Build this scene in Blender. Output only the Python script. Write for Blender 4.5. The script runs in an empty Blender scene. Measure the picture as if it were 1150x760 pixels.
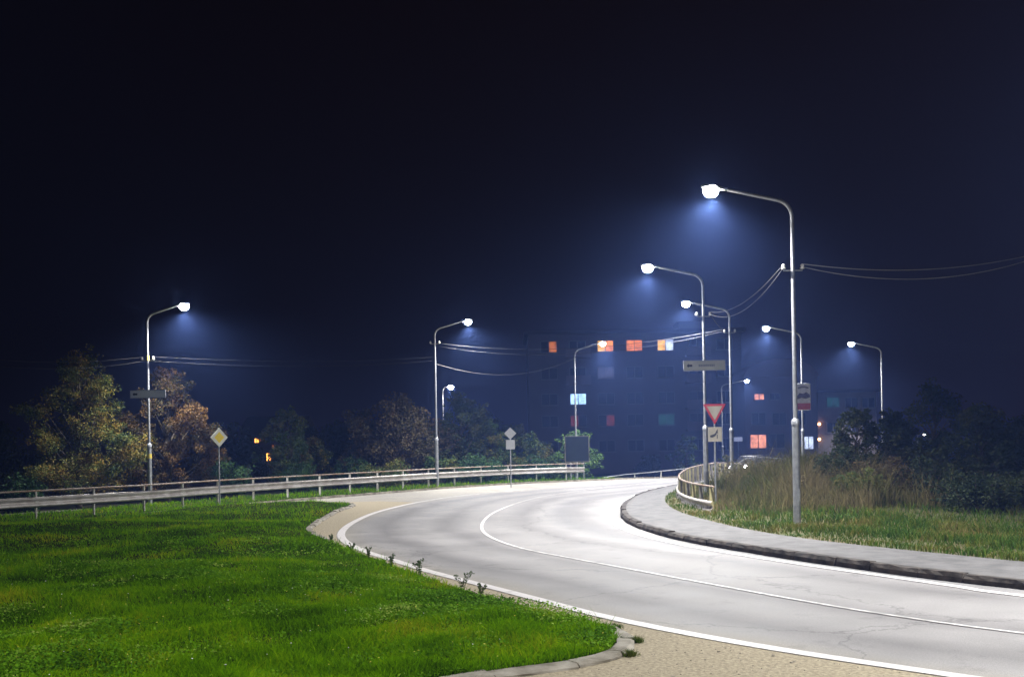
import bpy, math, random
import numpy as np
from mathutils import Vector, Matrix
from mathutils.geometry import delaunay_2d_cdt

S = bpy.context.scene
random.seed(7); rng = np.random.default_rng(7)
# ------------------------------------------------------------------ camera
ROLL = math.radians(1.0); CH = 2.2; F = 1150.0      # photo measured at 1150x760, horizon row 497
cd = bpy.data.cameras.new('camera'); cam = bpy.data.objects.new('camera', cd); S.collection.objects.link(cam)
c_, s_ = math.cos(ROLL), math.sin(ROLL)
cam.matrix_world = Matrix(((c_, s_, 0, 0), (0, 0, -1, 0), (-s_, c_, 0, CH), (0, 0, 0, 1)))
cd.sensor_width = 36; cd.lens = 36; cd.shift_y = 117/1150; cd.clip_end = 2000; cd.clip_start = .1
S.camera = cam
# ------------------------------------------------------------------ night sky
W = bpy.data.worlds.new('World'); S.world = W; W.use_nodes = True
nt = W.node_tree; nt.nodes.clear()
out = nt.nodes.new('ShaderNodeOutputWorld'); bg = nt.nodes.new('ShaderNodeBackground'); tc = nt.nodes.new('ShaderNodeTexCoord')
sep = nt.nodes.new('ShaderNodeSeparateXYZ'); nt.links.new(tc.outputs['Generated'], sep.inputs[0])
rz = nt.nodes.new('ShaderNodeValToRGB'); nt.links.new(sep.outputs['Z'], rz.inputs[0])
rz.color_ramp.elements[0].position = 0.0; rz.color_ramp.elements[0].color = (.0042, .0032, .0065, 1)
rz.color_ramp.elements[1].position = .42; rz.color_ramp.elements[1].color = (.0020, .0009, .0006, 1)
e = rz.color_ramp.elements.new(.15); e.color = (.0028, .0019, .0030, 1)
mx = nt.nodes.new('ShaderNodeMapRange'); nt.links.new(sep.outputs['X'], mx.inputs[0])
mx.inputs[1].default_value = -.5; mx.inputs[2].default_value = .5; mx.inputs[3].default_value = .35; mx.inputs[4].default_value = 1.35
nt.links.new(rz.outputs[0], bg.inputs[0]); nt.links.new(mx.outputs[0], bg.inputs[1]); nt.links.new(bg.outputs[0], out.inputs[0])
vs = S.view_settings; vs.view_transform = 'Standard'; vs.look = 'None'; vs.gamma = 1; vs.use_curve_mapping = False; vs.exposure = 0.8
S.cycles.use_denoising = True; S.cycles.max_bounces = 6; S.cycles.volume_bounces = 0; S.cycles.diffuse_bounces = 2
S.cycles.sample_clamp_indirect = 3.0
LAMP_W = 5200.0; LAMP_COL = (.985, .98, .975)
HAZE = .0025

# ------------------------------------------------------------------ helpers
def at(px, py, z=0.0):
    u = px-575; v = 497-py
    X = u*c_+v*s_; Z = -u*s_+v*c_
    Y = (z-CH)*F/Z
    return X/F*Y, Y
def dp(px, py, Y):
    u = px-575; v = 497-py
    return (u*c_+v*s_)/F*Y, Y, CH+(-u*s_+v*c_)/F*Y
def base_z(x, y):                       # the land falls away beyond the bend
    return -np.clip((np.asarray(y, float)-58)*.03, 0, 1.3)
def cr(pts, step=.5):                   # catmull rom, resampled
    P = [np.array(p, float) for p in pts]; P = [2*P[0]-P[1]]+P+[2*P[-1]-P[-2]]
    o = []
    for i in range(1, len(P)-2):
        n = max(1, int(np.linalg.norm(P[i+1]-P[i])/step))
        for k in range(n):
            t = k/n
            o.append(.5*((2*P[i])+(P[i+1]-P[i-1])*t+(2*P[i-1]-5*P[i]+4*P[i+1]-P[i+2])*t*t+(-P[i-1]+3*P[i]-3*P[i+1]+P[i+2])*t**3))
    o.append(P[-2]); return np.array(o)
def normals(L):
    d = np.gradient(L[:, :2], axis=0); d /= np.linalg.norm(d, axis=1)[:, None]+1e-9
    return np.stack([d[:, 1], -d[:, 0]], 1)       # to the right of the direction of travel
def offset(L, d):
    return L[:, :2]+normals(L)*(np.asarray(d).reshape(-1, 1) if np.ndim(d) else d)
def inside(poly, x, y):
    r = np.zeros(x.shape, bool); n = len(poly); j = n-1
    for i in range(n):
        xi, yi = poly[i]; xj, yj = poly[j]
        c = ((yi > y) != (yj > y)) & (x < (xj-xi)*(y-yi)/(yj-yi+1e-12)+xi); r ^= c; j = i
    return r
def dist_line(L, x, y, closed=False):
    L = np.asarray(L)[:, :2]; A = L; B = np.roll(L, -1, 0)
    if not closed: A = L[:-1]; B = L[1:]
    best = np.full(x.shape, 1e9)
    for a, b in zip(A, B):
        d = b-a; q = d@d+1e-12
        t = np.clip(((x-a[0])*d[0]+(y-a[1])*d[1])/q, 0, 1)
        best = np.minimum(best, np.hypot(x-a[0]-t*d[0], y-a[1]-t*d[1]))
    return best

class MB:
    def __init__(s): s.v = []; s.f = []; s.sm = []; s.m = []
    def add(s, vs_, fs, smooth=False, mi=0):
        o = len(s.v); s.v += [tuple(map(float, p)) for p in vs_]
        for f in fs: s.f.append([i+o for i in f]); s.sm.append(smooth); s.m.append(mi)
    def box(s, c, d, rz=0, mi=0, rx=0):
        R = Matrix.Rotation(rz, 3, 'Z') @ Matrix.Rotation(rx, 3, 'X'); V = []
        for sx in (-1, 1):
            for sy in (-1, 1):
                for sz in (-1, 1):
                    V.append(Vector(c)+R@Vector((sx*d[0]/2, sy*d[1]/2, sz*d[2]/2)))
        s.add(V, [(0, 1, 3, 2), (4, 6, 7, 5), (0, 4, 5, 1), (2, 3, 7, 6), (0, 2, 6, 4), (1, 5, 7, 3)], False, mi)
    def tube(s, pts, r, n=10, cap=True, mi=0):
        P = [Vector(p) for p in pts]; R = r if hasattr(r, '__len__') else [r]*len(P); V = []
        up = None
        for i, p in enumerate(P):
            t = (P[min(i+1, len(P)-1)]-P[max(i-1, 0)]).normalized()
            if up is None: up = t.orthogonal().normalized()
            up = (up-t*up.dot(t)).normalized(); w = t.cross(up)
            for k in range(n):
                a = 2*math.pi*k/n; V.append(p+(up*math.cos(a)+w*math.sin(a))*R[i])
        Fs = [(i*n+k, i*n+(k+1) % n, (i+1)*n+(k+1) % n, (i+1)*n+k) for i in range(len(P)-1) for k in range(n)]
        s.add(V, Fs, True, mi)
        if cap:
            s.add(V[:n], [tuple(range(n))[::-1]], False, mi); s.add(V[-n:], [tuple(range(n))], False, mi)
    def lathe(s, prof, c=(0, 0, 0), n=16, sx=1, sy=1, mi=0):
        V = []
        for r, z in prof:
            for k in range(n):
                a = 2*math.pi*k/n; V.append((c[0]+r*sx*math.cos(a), c[1]+r*sy*math.sin(a), c[2]+z))
        s.add(V, [(i*n+k, i*n+(k+1) % n, (i+1)*n+(k+1) % n, (i+1)*n+k) for i in range(len(prof)-1) for k in range(n)], True, mi)
        s.add(V[:n], [tuple(range(n))[::-1]], False, mi); s.add(V[-n:], [tuple(range(n))], False, mi)
    def prism(s, poly, y0, y1, T=None, mi=0):      # outline in x,z extruded along y
        n = len(poly); V = [(x, y0, z) for x, z in poly]+[(x, y1, z) for x, z in poly]
        if T is not None: V = [T@Vector(v) for v in V]
        s.add(V, [tuple(range(n))[::-1], tuple(range(n, 2*n))]+[(i, (i+1) % n, n+(i+1) % n, n+i) for i in range(n)], False, mi)
    def build(s, name, mat, parent=None, bevel=0):
        me = bpy.data.meshes.new(name); me.from_pydata(s.v, [], s.f)
        me.polygons.foreach_set('use_smooth', s.sm); me.polygons.foreach_set('material_index', s.m)
        import bmesh
        bm = bmesh.new(); bm.from_mesh(me); bmesh.ops.recalc_face_normals(bm, faces=bm.faces); bm.to_mesh(me); bm.free()
        for m in (mat if isinstance(mat, (list, tuple)) else [mat]): me.materials.append(m)
        o = bpy.data.objects.new(name, me); S.collection.objects.link(o)
        if parent: o.parent = parent
        if bevel:
            b = o.modifiers.new('bevel', 'BEVEL'); b.width = bevel; b.segments = 2; b.limit_method = 'ANGLE'
        return o
def np_mesh(name, V, tris, mat, parent=None, smooth=False, attr=None, quads=None):
    me = bpy.data.meshes.new(name); me.vertices.add(len(V)); me.vertices.foreach_set('co', V.astype(np.float32).ravel())
    fl = []; ln = []
    if tris is not None and len(tris): fl.append(tris.ravel()); ln += [3]*len(tris)
    if quads is not None and len(quads): fl.append(quads.ravel()); ln += [4]*len(quads)
    fl = np.concatenate(fl).astype(np.int32); ln = np.array(ln, np.int32)
    me.loops.add(len(fl)); me.loops.foreach_set('vertex_index', fl)
    me.polygons.add(len(ln)); st = np.concatenate([[0], np.cumsum(ln)[:-1]]).astype(np.int32)
    me.polygons.foreach_set('loop_start', st); me.polygons.foreach_set('loop_total', ln)
    me.polygons.foreach_set('use_smooth', np.full(len(ln), smooth))
    if attr:
        for k, a in attr.items():
            at_ = me.attributes.new(k, 'FLOAT', 'POINT'); at_.data.foreach_set('value', a.astype(np.float32))
    me.update(calc_edges=True); me.materials.append(mat)
    o = bpy.data.objects.new(name, me); S.collection.objects.link(o)
    if parent: o.parent = parent
    return o
def tag(o, label=None, cat=None, group=None, kind=None):
    if label: o['label'] = label
    if cat: o['category'] = cat
    if group: o['group'] = group
    if kind: o['kind'] = kind
    return o
def empty(name, loc=(0, 0, 0), rz=0):
    o = bpy.data.objects.new(name, None); S.collection.objects.link(o); o.location = loc; o.rotation_euler.z = rz; o.empty_display_size = .2
    return o
def kids(o): return list(o.children)
def copy_tree(o, parent=None):
    c = o.copy(); S.collection.objects.link(c)
    c.parent = parent
    for k in kids(o): copy_tree(k, c)
    return c

# ------------------------------------------------------------------ materials
def mat(name, col, rough=.7, metal=0, noise=None, bump=0, bscale=30, emit=None, estr=0, spec=.5, col2=None, nscale=5, transl=0, island=None, coat=0):
    m = bpy.data.materials.new(name); m.use_nodes = True; t = m.node_tree; b = t.nodes['Principled BSDF']
    b.inputs['Base Color'].default_value = (*col, 1); b.inputs['Roughness'].default_value = rough; b.inputs['Metallic'].default_value = metal
    b.inputs['Specular IOR Level'].default_value = spec; b.inputs['Coat Weight'].default_value = coat
    co = t.nodes.new('ShaderNodeNewGeometry').outputs['Position'] if not noise else t.nodes.new('ShaderNodeTexCoord').outputs['Object']
    if col2 is not None:
        n = t.nodes.new('ShaderNodeTexNoise'); n.inputs['Scale'].default_value = nscale; n.inputs['Detail'].default_value = 6; t.links.new(co, n.inputs['Vector'])
        r = t.nodes.new('ShaderNodeValToRGB'); r.color_ramp.elements[0].position = .35; r.color_ramp.elements[1].position = .65
        r.color_ramp.elements[0].color = (*col, 1); r.color_ramp.elements[1].color = (*col2, 1)
        t.links.new(n.outputs['Fac'], r.inputs[0]); t.links.new(r.outputs[0], b.inputs['Base Color'])
    if island:                      # list of colours picked per leaf / blade, patched by a broad noise
        g = t.nodes.new('ShaderNodeNewGeometry'); r = t.nodes.new('ShaderNodeValToRGB')
        n = t.nodes.new('ShaderNodeTexNoise'); n.inputs['Scale'].default_value = nscale; n.inputs['Detail'].default_value = 3; t.links.new(g.outputs['Position'], n.inputs['Vector'])
        ma = t.nodes.new('ShaderNodeMath'); ma.operation = 'MULTIPLY_ADD'; ma.inputs[1].default_value = .45
        mb = t.nodes.new('ShaderNodeMath'); mb.operation = 'MULTIPLY_ADD'; mb.inputs[1].default_value = 1.9; mb.inputs[2].default_value = -.67
        t.links.new(n.outputs['Fac'], mb.inputs[0]); t.links.new(g.outputs['Random Per Island'], ma.inputs[0]); t.links.new(mb.outputs[0], ma.inputs[2])
        t.links.new(ma.outputs[0], r.inputs[0])
        for i, cc in enumerate(island):
            p = i/(len(island)-1)
            el = r.color_ramp.elements[i] if i < 2 and len(island) == 2 else (r.color_ramp.elements[0] if i == 0 else (r.color_ramp.elements[-1] if i == len(island)-1 else r.color_ramp.elements.new(p)))
            el.position = p; el.color = (*cc, 1)
        t.links.new(r.outputs[0], b.inputs['Base Color'])
        if transl:
            tr = t.nodes.new('ShaderNodeBsdfTranslucent'); t.links.new(r.outputs[0], tr.inputs[0]); ms = t.nodes.new('ShaderNodeMixShader'); ms.inputs[0].default_value = transl
            t.links.new(b.outputs[0], ms.inputs[1]); t.links.new(tr.outputs[0], ms.inputs[2]); t.links.new(ms.outputs[0], t.nodes['Material Output'].inputs['Surface'])
    if bump:
        n = t.nodes.new('ShaderNodeTexNoise'); n.inputs['Scale'].default_value = bscale; n.inputs['Detail'].default_value = 5; t.links.new(co, n.inputs['Vector'])
        bp = t.nodes.new('ShaderNodeBump'); bp.inputs['Strength'].default_value = bump; bp.inputs['Distance'].default_value = .02
        t.links.new(n.outputs['Fac'], bp.inputs['Height']); t.links.new(bp.outputs[0], b.inputs['Normal'])
    if emit is not None:
        b.inputs['Emission Color'].default_value = (*emit, 1); b.inputs['Emission Strength'].default_value = estr
    return m
galv = mat('galvanised steel', (.42, .43, .45), .45, .7, col2=(.30, .31, .33), nscale=9, bump=.1, bscale=60)
galv_old = mat('weathered rail steel', (.50, .47, .44), .5, .35, col2=(.33, .29, .26), nscale=3, bump=.15)
rust_rail = mat('rusty handrail steel', (.24, .15, .09), .7, .15, col2=(.34, .29, .25), nscale=2)
post_m = mat('pale painted post', (.55, .54, .50), .6, .1, col2=(.40, .38, .33), nscale=6)
post_dark = mat('dark painted post steel', (.12, .115, .10), .6, .3, col2=(.22, .2, .16), nscale=5)
yellowish = mat('yellowed paint', (.34, .30, .15), .6, 0, col2=(.28, .25, .12), nscale=6)
head_m = mat('luminaire housing', (.38, .39, .41), .4, .5)
lens_m = mat('lit lamp lens', (.9, .9, .9), .3, emit=(1, .985, .96), estr=120)
lens_far = mat('lit lamp lens dim', (.9, .9, .9), .3, emit=(1, .985, .96), estr=14)
porcelain = mat('porcelain insulator', (.7, .68, .62), .25)
cable_b = mat('brightened cable', (.3, .3, .31), .6)  # paler copy of the cable colour, imitating lamplight on the right-hand pair
cable_m = mat('dark cable', (.06, .06, .065), .9)
black = mat('black print', (.02, .02, .022), .6)
rubber = mat('rubber', (.02, .02, .02), .85)
bark = mat('bark', (.055, .042, .03), .9, 0, col2=(.09, .075, .055), nscale=8, bump=.4, bscale=25)
stone = mat('kerb stone', (.38, .35, .29), .9, 0, col2=(.17, .15, .11), nscale=3.5, bump=.6, bscale=14)
stone_dark = mat('broken kerb stone', (.085, .07, .058), .9, 0, col2=(.03, .026, .022), nscale=5, bump=.8, bscale=12)
gravel = mat('gravelly shoulder', (.46, .39, .26), .9, 0, col2=(.25, .21, .14), nscale=26, bump=.5, bscale=60)
pavement_m = mat('pavement asphalt', (.15, .145, .142), .85, 0, col2=(.095, .092, .09), nscale=3.0, bump=.35, bscale=70)

def road_mat():
    m = bpy.data.materials.new('road asphalt'); m.use_nodes = True; t = m.node_tree; b = t.nodes['Principled BSDF']; L = t.links
    g = t.nodes.new('ShaderNodeNewGeometry')
    a = t.nodes.new('ShaderNodeAttribute'); a.attribute_name = 'lat'
    r = t.nodes.new('ShaderNodeValToRGB'); mr = t.nodes.new('ShaderNodeMath'); mr.operation = 'DIVIDE'; mr.inputs[1].default_value = 10
    nz = t.nodes.new('ShaderNodeTexNoise'); nz.inputs['Scale'].default_value = .35; nz.inputs['Detail'].default_value = 5; L.new(g.outputs['Position'], nz.inputs['Vector'])
    ad = t.nodes.new('ShaderNodeMath'); ad.operation = 'MULTIPLY_ADD'; ad.inputs[1].default_value = 1.0; L.new(nz.outputs['Fac'], ad.inputs[0])
    sb = t.nodes.new('ShaderNodeMath'); sb.operation = 'SUBTRACT'; sb.inputs[1].default_value = .5; L.new(a.outputs['Fac'], sb.inputs[0]); L.new(sb.outputs[0], ad.inputs[2])
    L.new(ad.outputs[0], mr.inputs[0]); L.new(mr.outputs[0], r.inputs[0])
    cr_ = r.color_ramp; lite = (.27, .258, .25, 1); dk = (.19, .181, .177, 1)
    cr_.elements[0].position = 0; cr_.elements[0].color = (.31, .285, .24, 1); cr_.elements[1].position = 1; cr_.elements[1].color = (.18, .175, .17, 1)
    for p, c in ((.06, lite), (.11, dk), (.17, lite), (.22, lite), (.27, dk), (.33, lite), (.42, lite), (.49, dk), (.55, lite), (.60, (.19, .185, .185, 1)), (.65, dk), (.72, lite)):
        e = cr_.elements.new(p); e.color = c
    n2 = t.nodes.new('ShaderNodeTexNoise'); n2.inputs['Scale'].default_value = 40; n2.inputs['Detail'].default_value = 4; L.new(g.outputs['Position'], n2.inputs['Vector'])
    n3 = t.nodes.new('ShaderNodeTexNoise'); n3.inputs['Scale'].default_value = .8; n3.inputs['Detail'].default_value = 7; L.new(g.outputs['Position'], n3.inputs['Vector'])
    h = t.nodes.new('ShaderNodeMapRange'); L.new(n3.outputs['Fac'], h.inputs[0]); h.inputs[1].default_value = .3; h.inputs[2].default_value = .7; h.inputs[3].default_value = .8; h.inputs[4].default_value = 1.12
    h2 = t.nodes.new('ShaderNodeMapRange'); L.new(n2.outputs['Fac'], h2.inputs[0]); h2.inputs[1].default_value = .3; h2.inputs[2].default_value = .7; h2.inputs[3].default_value = .86; h2.inputs[4].default_value = 1.12
    mm = t.nodes.new('ShaderNodeMath'); mm.operation = 'MULTIPLY'; L.new(h.outputs[0], mm.inputs[0]); L.new(h2.outputs[0], mm.inputs[1])
    n5 = t.nodes.new('ShaderNodeTexNoise'); n5.inputs['Scale'].default_value = 110; n5.inputs['Detail'].default_value = 3; L.new(g.outputs['Position'], n5.inputs['Vector'])
    h5 = t.nodes.new('ShaderNodeMapRange'); L.new(n5.outputs['Fac'], h5.inputs[0]); h5.inputs[1].default_value = .35; h5.inputs[2].default_value = .65; h5.inputs[3].default_value = .78; h5.inputs[4].default_value = 1.2
    n6 = t.nodes.new('ShaderNodeTexNoise'); n6.inputs['Scale'].default_value = 1.7; n6.inputs['Detail'].default_value = 8; n6.inputs['Roughness'].default_value = .7; L.new(g.outputs['Position'], n6.inputs['Vector'])
    wv = t.nodes.new('ShaderNodeVectorMath'); wv.operation = 'MULTIPLY_ADD'; wv.inputs[1].default_value = (.9, .9, .9); L.new(n6.outputs['Color'], wv.inputs[0]); L.new(g.outputs['Position'], wv.inputs[2])
    vo = t.nodes.new('ShaderNodeTexVoronoi'); vo.feature = 'DISTANCE_TO_EDGE'; vo.inputs['Scale'].default_value = .22; L.new(wv.outputs[0], vo.inputs['Vector'])
    hc = t.nodes.new('ShaderNodeMapRange'); L.new(vo.outputs['Distance'], hc.inputs[0]); hc.inputs[1].default_value = .001; hc.inputs[2].default_value = .006; hc.inputs[3].default_value = .62; hc.inputs[4].default_value = 1
    h6 = t.nodes.new('ShaderNodeMapRange'); L.new(n6.outputs['Fac'], h6.inputs[0]); h6.inputs[1].default_value = .56; h6.inputs[2].default_value = .70; h6.inputs[3].default_value = 1; h6.inputs[4].default_value = .72
    for hh in (h5, hc, h6):
        m2 = t.nodes.new('ShaderNodeMath'); m2.operation = 'MULTIPLY'; L.new(mm.outputs[0], m2.inputs[0]); L.new(hh.outputs[0], m2.inputs[1]); mm = m2
    vm = t.nodes.new('ShaderNodeVectorMath'); vm.operation = 'SCALE'; L.new(r.outputs[0], vm.inputs[0]); L.new(mm.outputs[0], vm.inputs['Scale'])
    L.new(vm.outputs[0], b.inputs['Base Color'])
    rr = t.nodes.new('ShaderNodeMapRange'); L.new(n3.outputs['Fac'], rr.inputs[0]); rr.inputs[1].default_value = .3; rr.inputs[2].default_value = .7; rr.inputs[3].default_value = .62; rr.inputs[4].default_value = .8
    L.new(rr.outputs[0], b.inputs['Roughness']); b.inputs['Specular IOR Level'].default_value = .5
    bp = t.nodes.new('ShaderNodeBump'); bp.inputs['Strength'].default_value = .25; bp.inputs['Distance'].default_value = .01; L.new(n2.outputs['Fac'], bp.inputs['Height']); L.new(bp.outputs[0], b.inputs['Normal'])
    return m
def paint_mat():
    m = mat('worn road paint', (.78, .78, .76), .55); t = m.node_tree; b = t.nodes['Principled BSDF']; L = t.links
    g = t.nodes.new('ShaderNodeNewGeometry'); n = t.nodes.new('ShaderNodeTexNoise'); n.inputs['Scale'].default_value = 5; n.inputs['Detail'].default_value = 10; L.new(g.outputs['Position'], n.inputs['Vector'])
    a = t.nodes.new('ShaderNodeAttribute'); a.attribute_name = 'wear'
    s = t.nodes.new('ShaderNodeMath'); s.operation = 'ADD'; L.new(n.outputs['Fac'], s.inputs[0]); L.new(a.outputs['Fac'], s.inputs[1])
    r = t.nodes.new('ShaderNodeValToRGB'); r.color_ramp.elements[0].position = .56; r.color_ramp.elements[0].color = (.70, .66, .64, 1); r.color_ramp.elements[1].position = .90; r.color_ramp.elements[1].color = (.30, .29, .28, 1)
    L.new(s.outputs[0], r.inputs[0]); L.new(r.outputs[0], b.inputs['Base Color']); return m
road_m = road_mat(); paint_m = paint_mat()
soil_m = mat('dark turf', (.025, .05, .006), 1.0, 0, spec=0, col2=(.04, .05, .01), nscale=1.2, bump=.6, bscale=20)
soil_dry = mat('dry turf', (.06, .075, .02), .95, 0, col2=(.11, .085, .035), nscale=.9, bump=.6, bscale=20)
land_m = mat('land', (.03, .04, .016), .95, 0, col2=(.045, .04, .022), nscale=.3)
lawn_grass_m = mat('lawn blades', (.05, .12, .01), .75, island=[(.022, .055, .001), (.065, .16, .0006), (.13, .31, .0006), (.21, .38, .001), (.36, .38, .012)], nscale=.6, transl=.35, spec=0)
verge_grass_m = mat('verge blades', (.08, .1, .02), .7, island=[(.022, .06, .005), (.045, .105, .007), (.11, .13, .018), (.19, .13, .045)], nscale=.8, transl=.3, spec=.15)
dry_grass_m = mat('dead grass stems', (.2, .15, .08), .8, island=[(.04, .07, .012), (.075, .085, .025), (.115, .10, .04), (.18, .145, .07), (.065, .055, .025)], nscale=.6, transl=.2, spec=.1)

# ------------------------------------------------------------------ plan of the road (metres)
edge_out = cr([(14, .5), (10, 3.6), (6.2, 7.2), (3.94, 9.43), (2.73, 10.67), (1.71, 11.95), (.94, 13.15), (.32, 14.35), (-.61, 16.09), (-1.47, 17.7), (-2.25, 19.4), (-3.15, 21.4), (-3.88, 23.55), (-4.35, 25.9), (-4.57, 28.93), (-4.52, 32.9), (-4.13, 36.2), (-3.6, 38.9), (-2.6, 42.2), (-.8, 45.5), (1.6, 48.8), (4.6, 52.3), (7.6, 57), (11, 63), (16, 71), (24, 81), (36, 92)])
edge_in = cr([(20, 1), (15, 5.2), (9.8, 10.4), (6.95, 13.82), (6.45, 14.8), (5.85, 16.05), (5.1, 17.55), (4.3, 19.4), (3.53, 21.5), (2.95, 24.0), (2.7, 26.9), (2.86, 30.3), (3.5, 35.1), (4.8, 40.7), (6.9, 46.6), (9.2, 52), (12, 58), (16, 65.5), (22, 74), (31, 83), (40, 89)])
centre = cr([(16, .5), (12, 4.6), (7.6, 9.2), (5.59, 11.3), (4.63, 12.55), (3.83, 13.9), (2.65, 16.2), (1.5, 18.5), (.85, 19.8), (.2, 21.2), (-.4, 23.3), (-.76, 25.6), (-.85, 28.3), (-.68, 31.7), (-.2, 35.3), (.6, 39.3), (1.9, 43.2), (4.2, 48), (6.8, 52.5), (9.6, 58), (13.4, 65), (19, 74)])
kerb_r = cr([(21, 1.6), (15.6, 5.9), (10.2, 11.1), (7.45, 14.3), (6.9, 15.1), (6.2, 16.3), (5.45, 17.9), (4.65, 19.8), (3.95, 21.8), (3.42, 24.3), (3.2, 27.0), (3.35, 30.5), (4.0, 35.3), (5.25, 40.9), (7.35, 46.8), (9.7, 52), (12.5, 57.8), (16.5, 65.2), (22.4, 73.6), (31.4, 82.4), (40.5, 88.4)])
side_r = cr([(22, 4.2), (16.8, 8.2), (11.4, 13.2), (8.6, 16.2), (7.65, 17.7), (6.75, 19.35), (5.95, 21.2), (5.38, 23.3), (5.02, 25.9), (4.8, 29.4), (5.0, 33.3), (5.7, 38), (7.2, 44), (9.0, 48.6), (11.2, 53.6), (14, 59.2), (17.8, 66), (23.6, 73.4), (32.2, 81.3), (41, 87)])
rail_px = [(0, 553), (60, 550), (166, 544.5), (230, 540.3), (300, 536.3), (390, 531.5), (489, 526.3), (580, 522.5), (672, 519.6)]
rail_L = cr([(-34, 9)]+[(-24, 20.5)]+[at(px, py, .95) for px, py in rail_px])
n_ = len(rail_L)
verge_edge = offset(rail_L, np.linspace(.55, 1.5, n_)); verge_edge = np.vstack([verge_edge, cr([(6.4, 60.5), (9, 65), (14, 73), (22, 83), (34, 94)])])
lawn_poly = cr([(-34, -2), (-30, 12), (-22.5, 21), (-16.2, 28.6), (-12.9, 33.6), (-10.8, 36.8), (-8.4, 38.5), (-6.6, 38.7), (-5.9, 37.4), (-5.95, 34), (-5.65, 29), (-5.35, 26.4), (-4.38, 23.7), (-3.38, 21.2), (-2.50, 19.1), (-1.62, 17.0), (-.78, 15.15), (-.06, 13.8), (.62, 12.65), (.98, 11.95), (1.12, 11.2), (.98, 10.55), (.55, 10.1), (-.14, 9.75), (-.8, 9.3), (-2, 8.3), (-6, 6), (-16, 2), (-34, -2)])[:-1]

def patch(name, poly, zf, m, step, attr=None, box=None):
    poly = np.array(poly)[:, :2]; x0, y0 = poly.min(0); x1, y1 = poly.max(0)
    gx, gy = np.meshgrid(np.arange(x0, x1, step), np.arange(y0, y1, step)); gx = gx.ravel()+rng.uniform(-.2, .2, gx.size)*step; gy = gy.ravel()+rng.uniform(-.2, .2, gy.size)*step
    k = inside(poly, gx, gy); gx, gy = gx[k], gy[k]; k = dist_line(poly, gx, gy, True) > step*.4; gx, gy = gx[k], gy[k]
    pts = [Vector(p) for p in poly]+[Vector((a, b)) for a, b in zip(gx, gy)]
    v, e, f, *_ = delaunay_2d_cdt(pts, [], [list(range(len(poly)))], 1, 1e-4)
    V = np.array([(p.x, p.y) for p in v]); T = np.array([list(t) for t in f])
    z = zf(V[:, 0], V[:, 1])
    at_ = {k: a(V[:, 0], V[:, 1]) for k, a in attr.items()} if attr else None
    a, b, c = V[T[:, 0]], V[T[:, 1]], V[T[:, 2]]
    cr2 = (b[:, 0]-a[:, 0])*(c[:, 1]-a[:, 1])-(b[:, 1]-a[:, 1])*(c[:, 0]-a[:, 0]); T[cr2 < 0] = T[cr2 < 0][:, ::-1]
    o = np_mesh(name, np.column_stack([V, z]), T, m, smooth=True, attr=at_); return o

# ground sheet to the horizon
g = np.unique(np.concatenate([np.linspace(-700, -60, 17), np.linspace(-60, 60, 61), np.linspace(60, 700, 17)]))
gy = np.unique(np.concatenate([np.linspace(-200, 0, 9), np.linspace(0, 140, 71), np.linspace(140, 900, 20)]))
X, Y = np.meshgrid(g, gy); nx, ny = len(g), len(gy)
def land_z(x, y):
    d = dist_line(verge_edge[::6], x, y)
    return base_z(x, y)-.09-.25*np.clip(d-6, 0, 8)/8*(x < 12)
V = np.column_stack([X.ravel(), Y.ravel(), land_z(X.ravel(), Y.ravel())])
q = np.array([(j*nx+i, j*nx+i+1, (j+1)*nx+i+1, (j+1)*nx+i) for j in range(ny-1) for i in range(nx-1)])
tag(np_mesh('ground', V, None, land_m, quads=q, smooth=True), kind='structure')

# road
road_poly = np.vstack([kerb_r, verge_edge[::-1], [(-40, 2), (-38, -6), (10, -8), (30, -6)]])
def lat(x, y):
    d = dist_line(edge_out[::2], x, y); n = normals(edge_out); i = np.array([np.argmin((edge_out[:, 0]-a)**2+(edge_out[:, 1]-b)**2) for a, b in zip(x, y)])
    sg = np.sign((x-edge_out[i, 0])*n[i, 0]+(y-edge_out[i, 1])*n[i, 1]); return np.clip(d*sg, 0, 10)
tag(patch('road', road_poly, lambda x, y: base_z(x, y), road_m, .55, {'lat': lat}), kind='structure')

def strip(name, L, w, z, m, wear=None):
    A = offset(L, -w/2); B = offset(L, w/2); V = np.vstack([A, B]); zz = base_z(V[:, 0], V[:, 1])+z; n = len(L)
    q = np.array([(i, i+1, n+i+1, n+i) for i in range(n-1)])[:, ::-1]
    wv = wear(V[:, 0], V[:, 1]) if wear else np.zeros(len(V))
    return tag(np_mesh(name, np.column_stack([V, zz]), None, m, quads=q, attr={'wear': wv}), kind='structure')
strip('edge_line_outer', edge_out[:-40], .19, .009, paint_m, lambda x, y: np.clip((y-37)/10, 0, .3))
strip('edge_line_inner', edge_in, .17, .009, paint_m)
strip('centre_line', centre[:-30], .08, .009, paint_m, lambda x, y: np.clip((y-34)/8, 0, .3)+np.clip((25-y)/20, 0, .24))

# gravel shoulder between the outer line and the lawn
i0 = next(i for i, p in enumerate(edge_out) if p[1] > .2); i1 = next(i for i, p in enumerate(edge_out) if p[1] > 39)
sh_out = offset(edge_out[i0:i1], -.12)
gp = np.vstack([sh_out, [(-5.2, 40.2), (-7.5, 39.6)], [(-6.2, 36), (-5.9, 30), (-5.3, 25.5), (-3.9, 21.6), (-2.2, 17.6), (-.6, 14.4), (.3, 12.6), (.4, 11), (-.3, 10.3), (-1.2, 9.5), (-3, 8.2), (-8, 5.6), (-16, 2.6), (-20, -4), (4, -4)]])
tag(patch('gravel_shoulder', gp, lambda x, y: base_z(x, y)+.005, gravel, 1.2), kind='structure')

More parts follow.
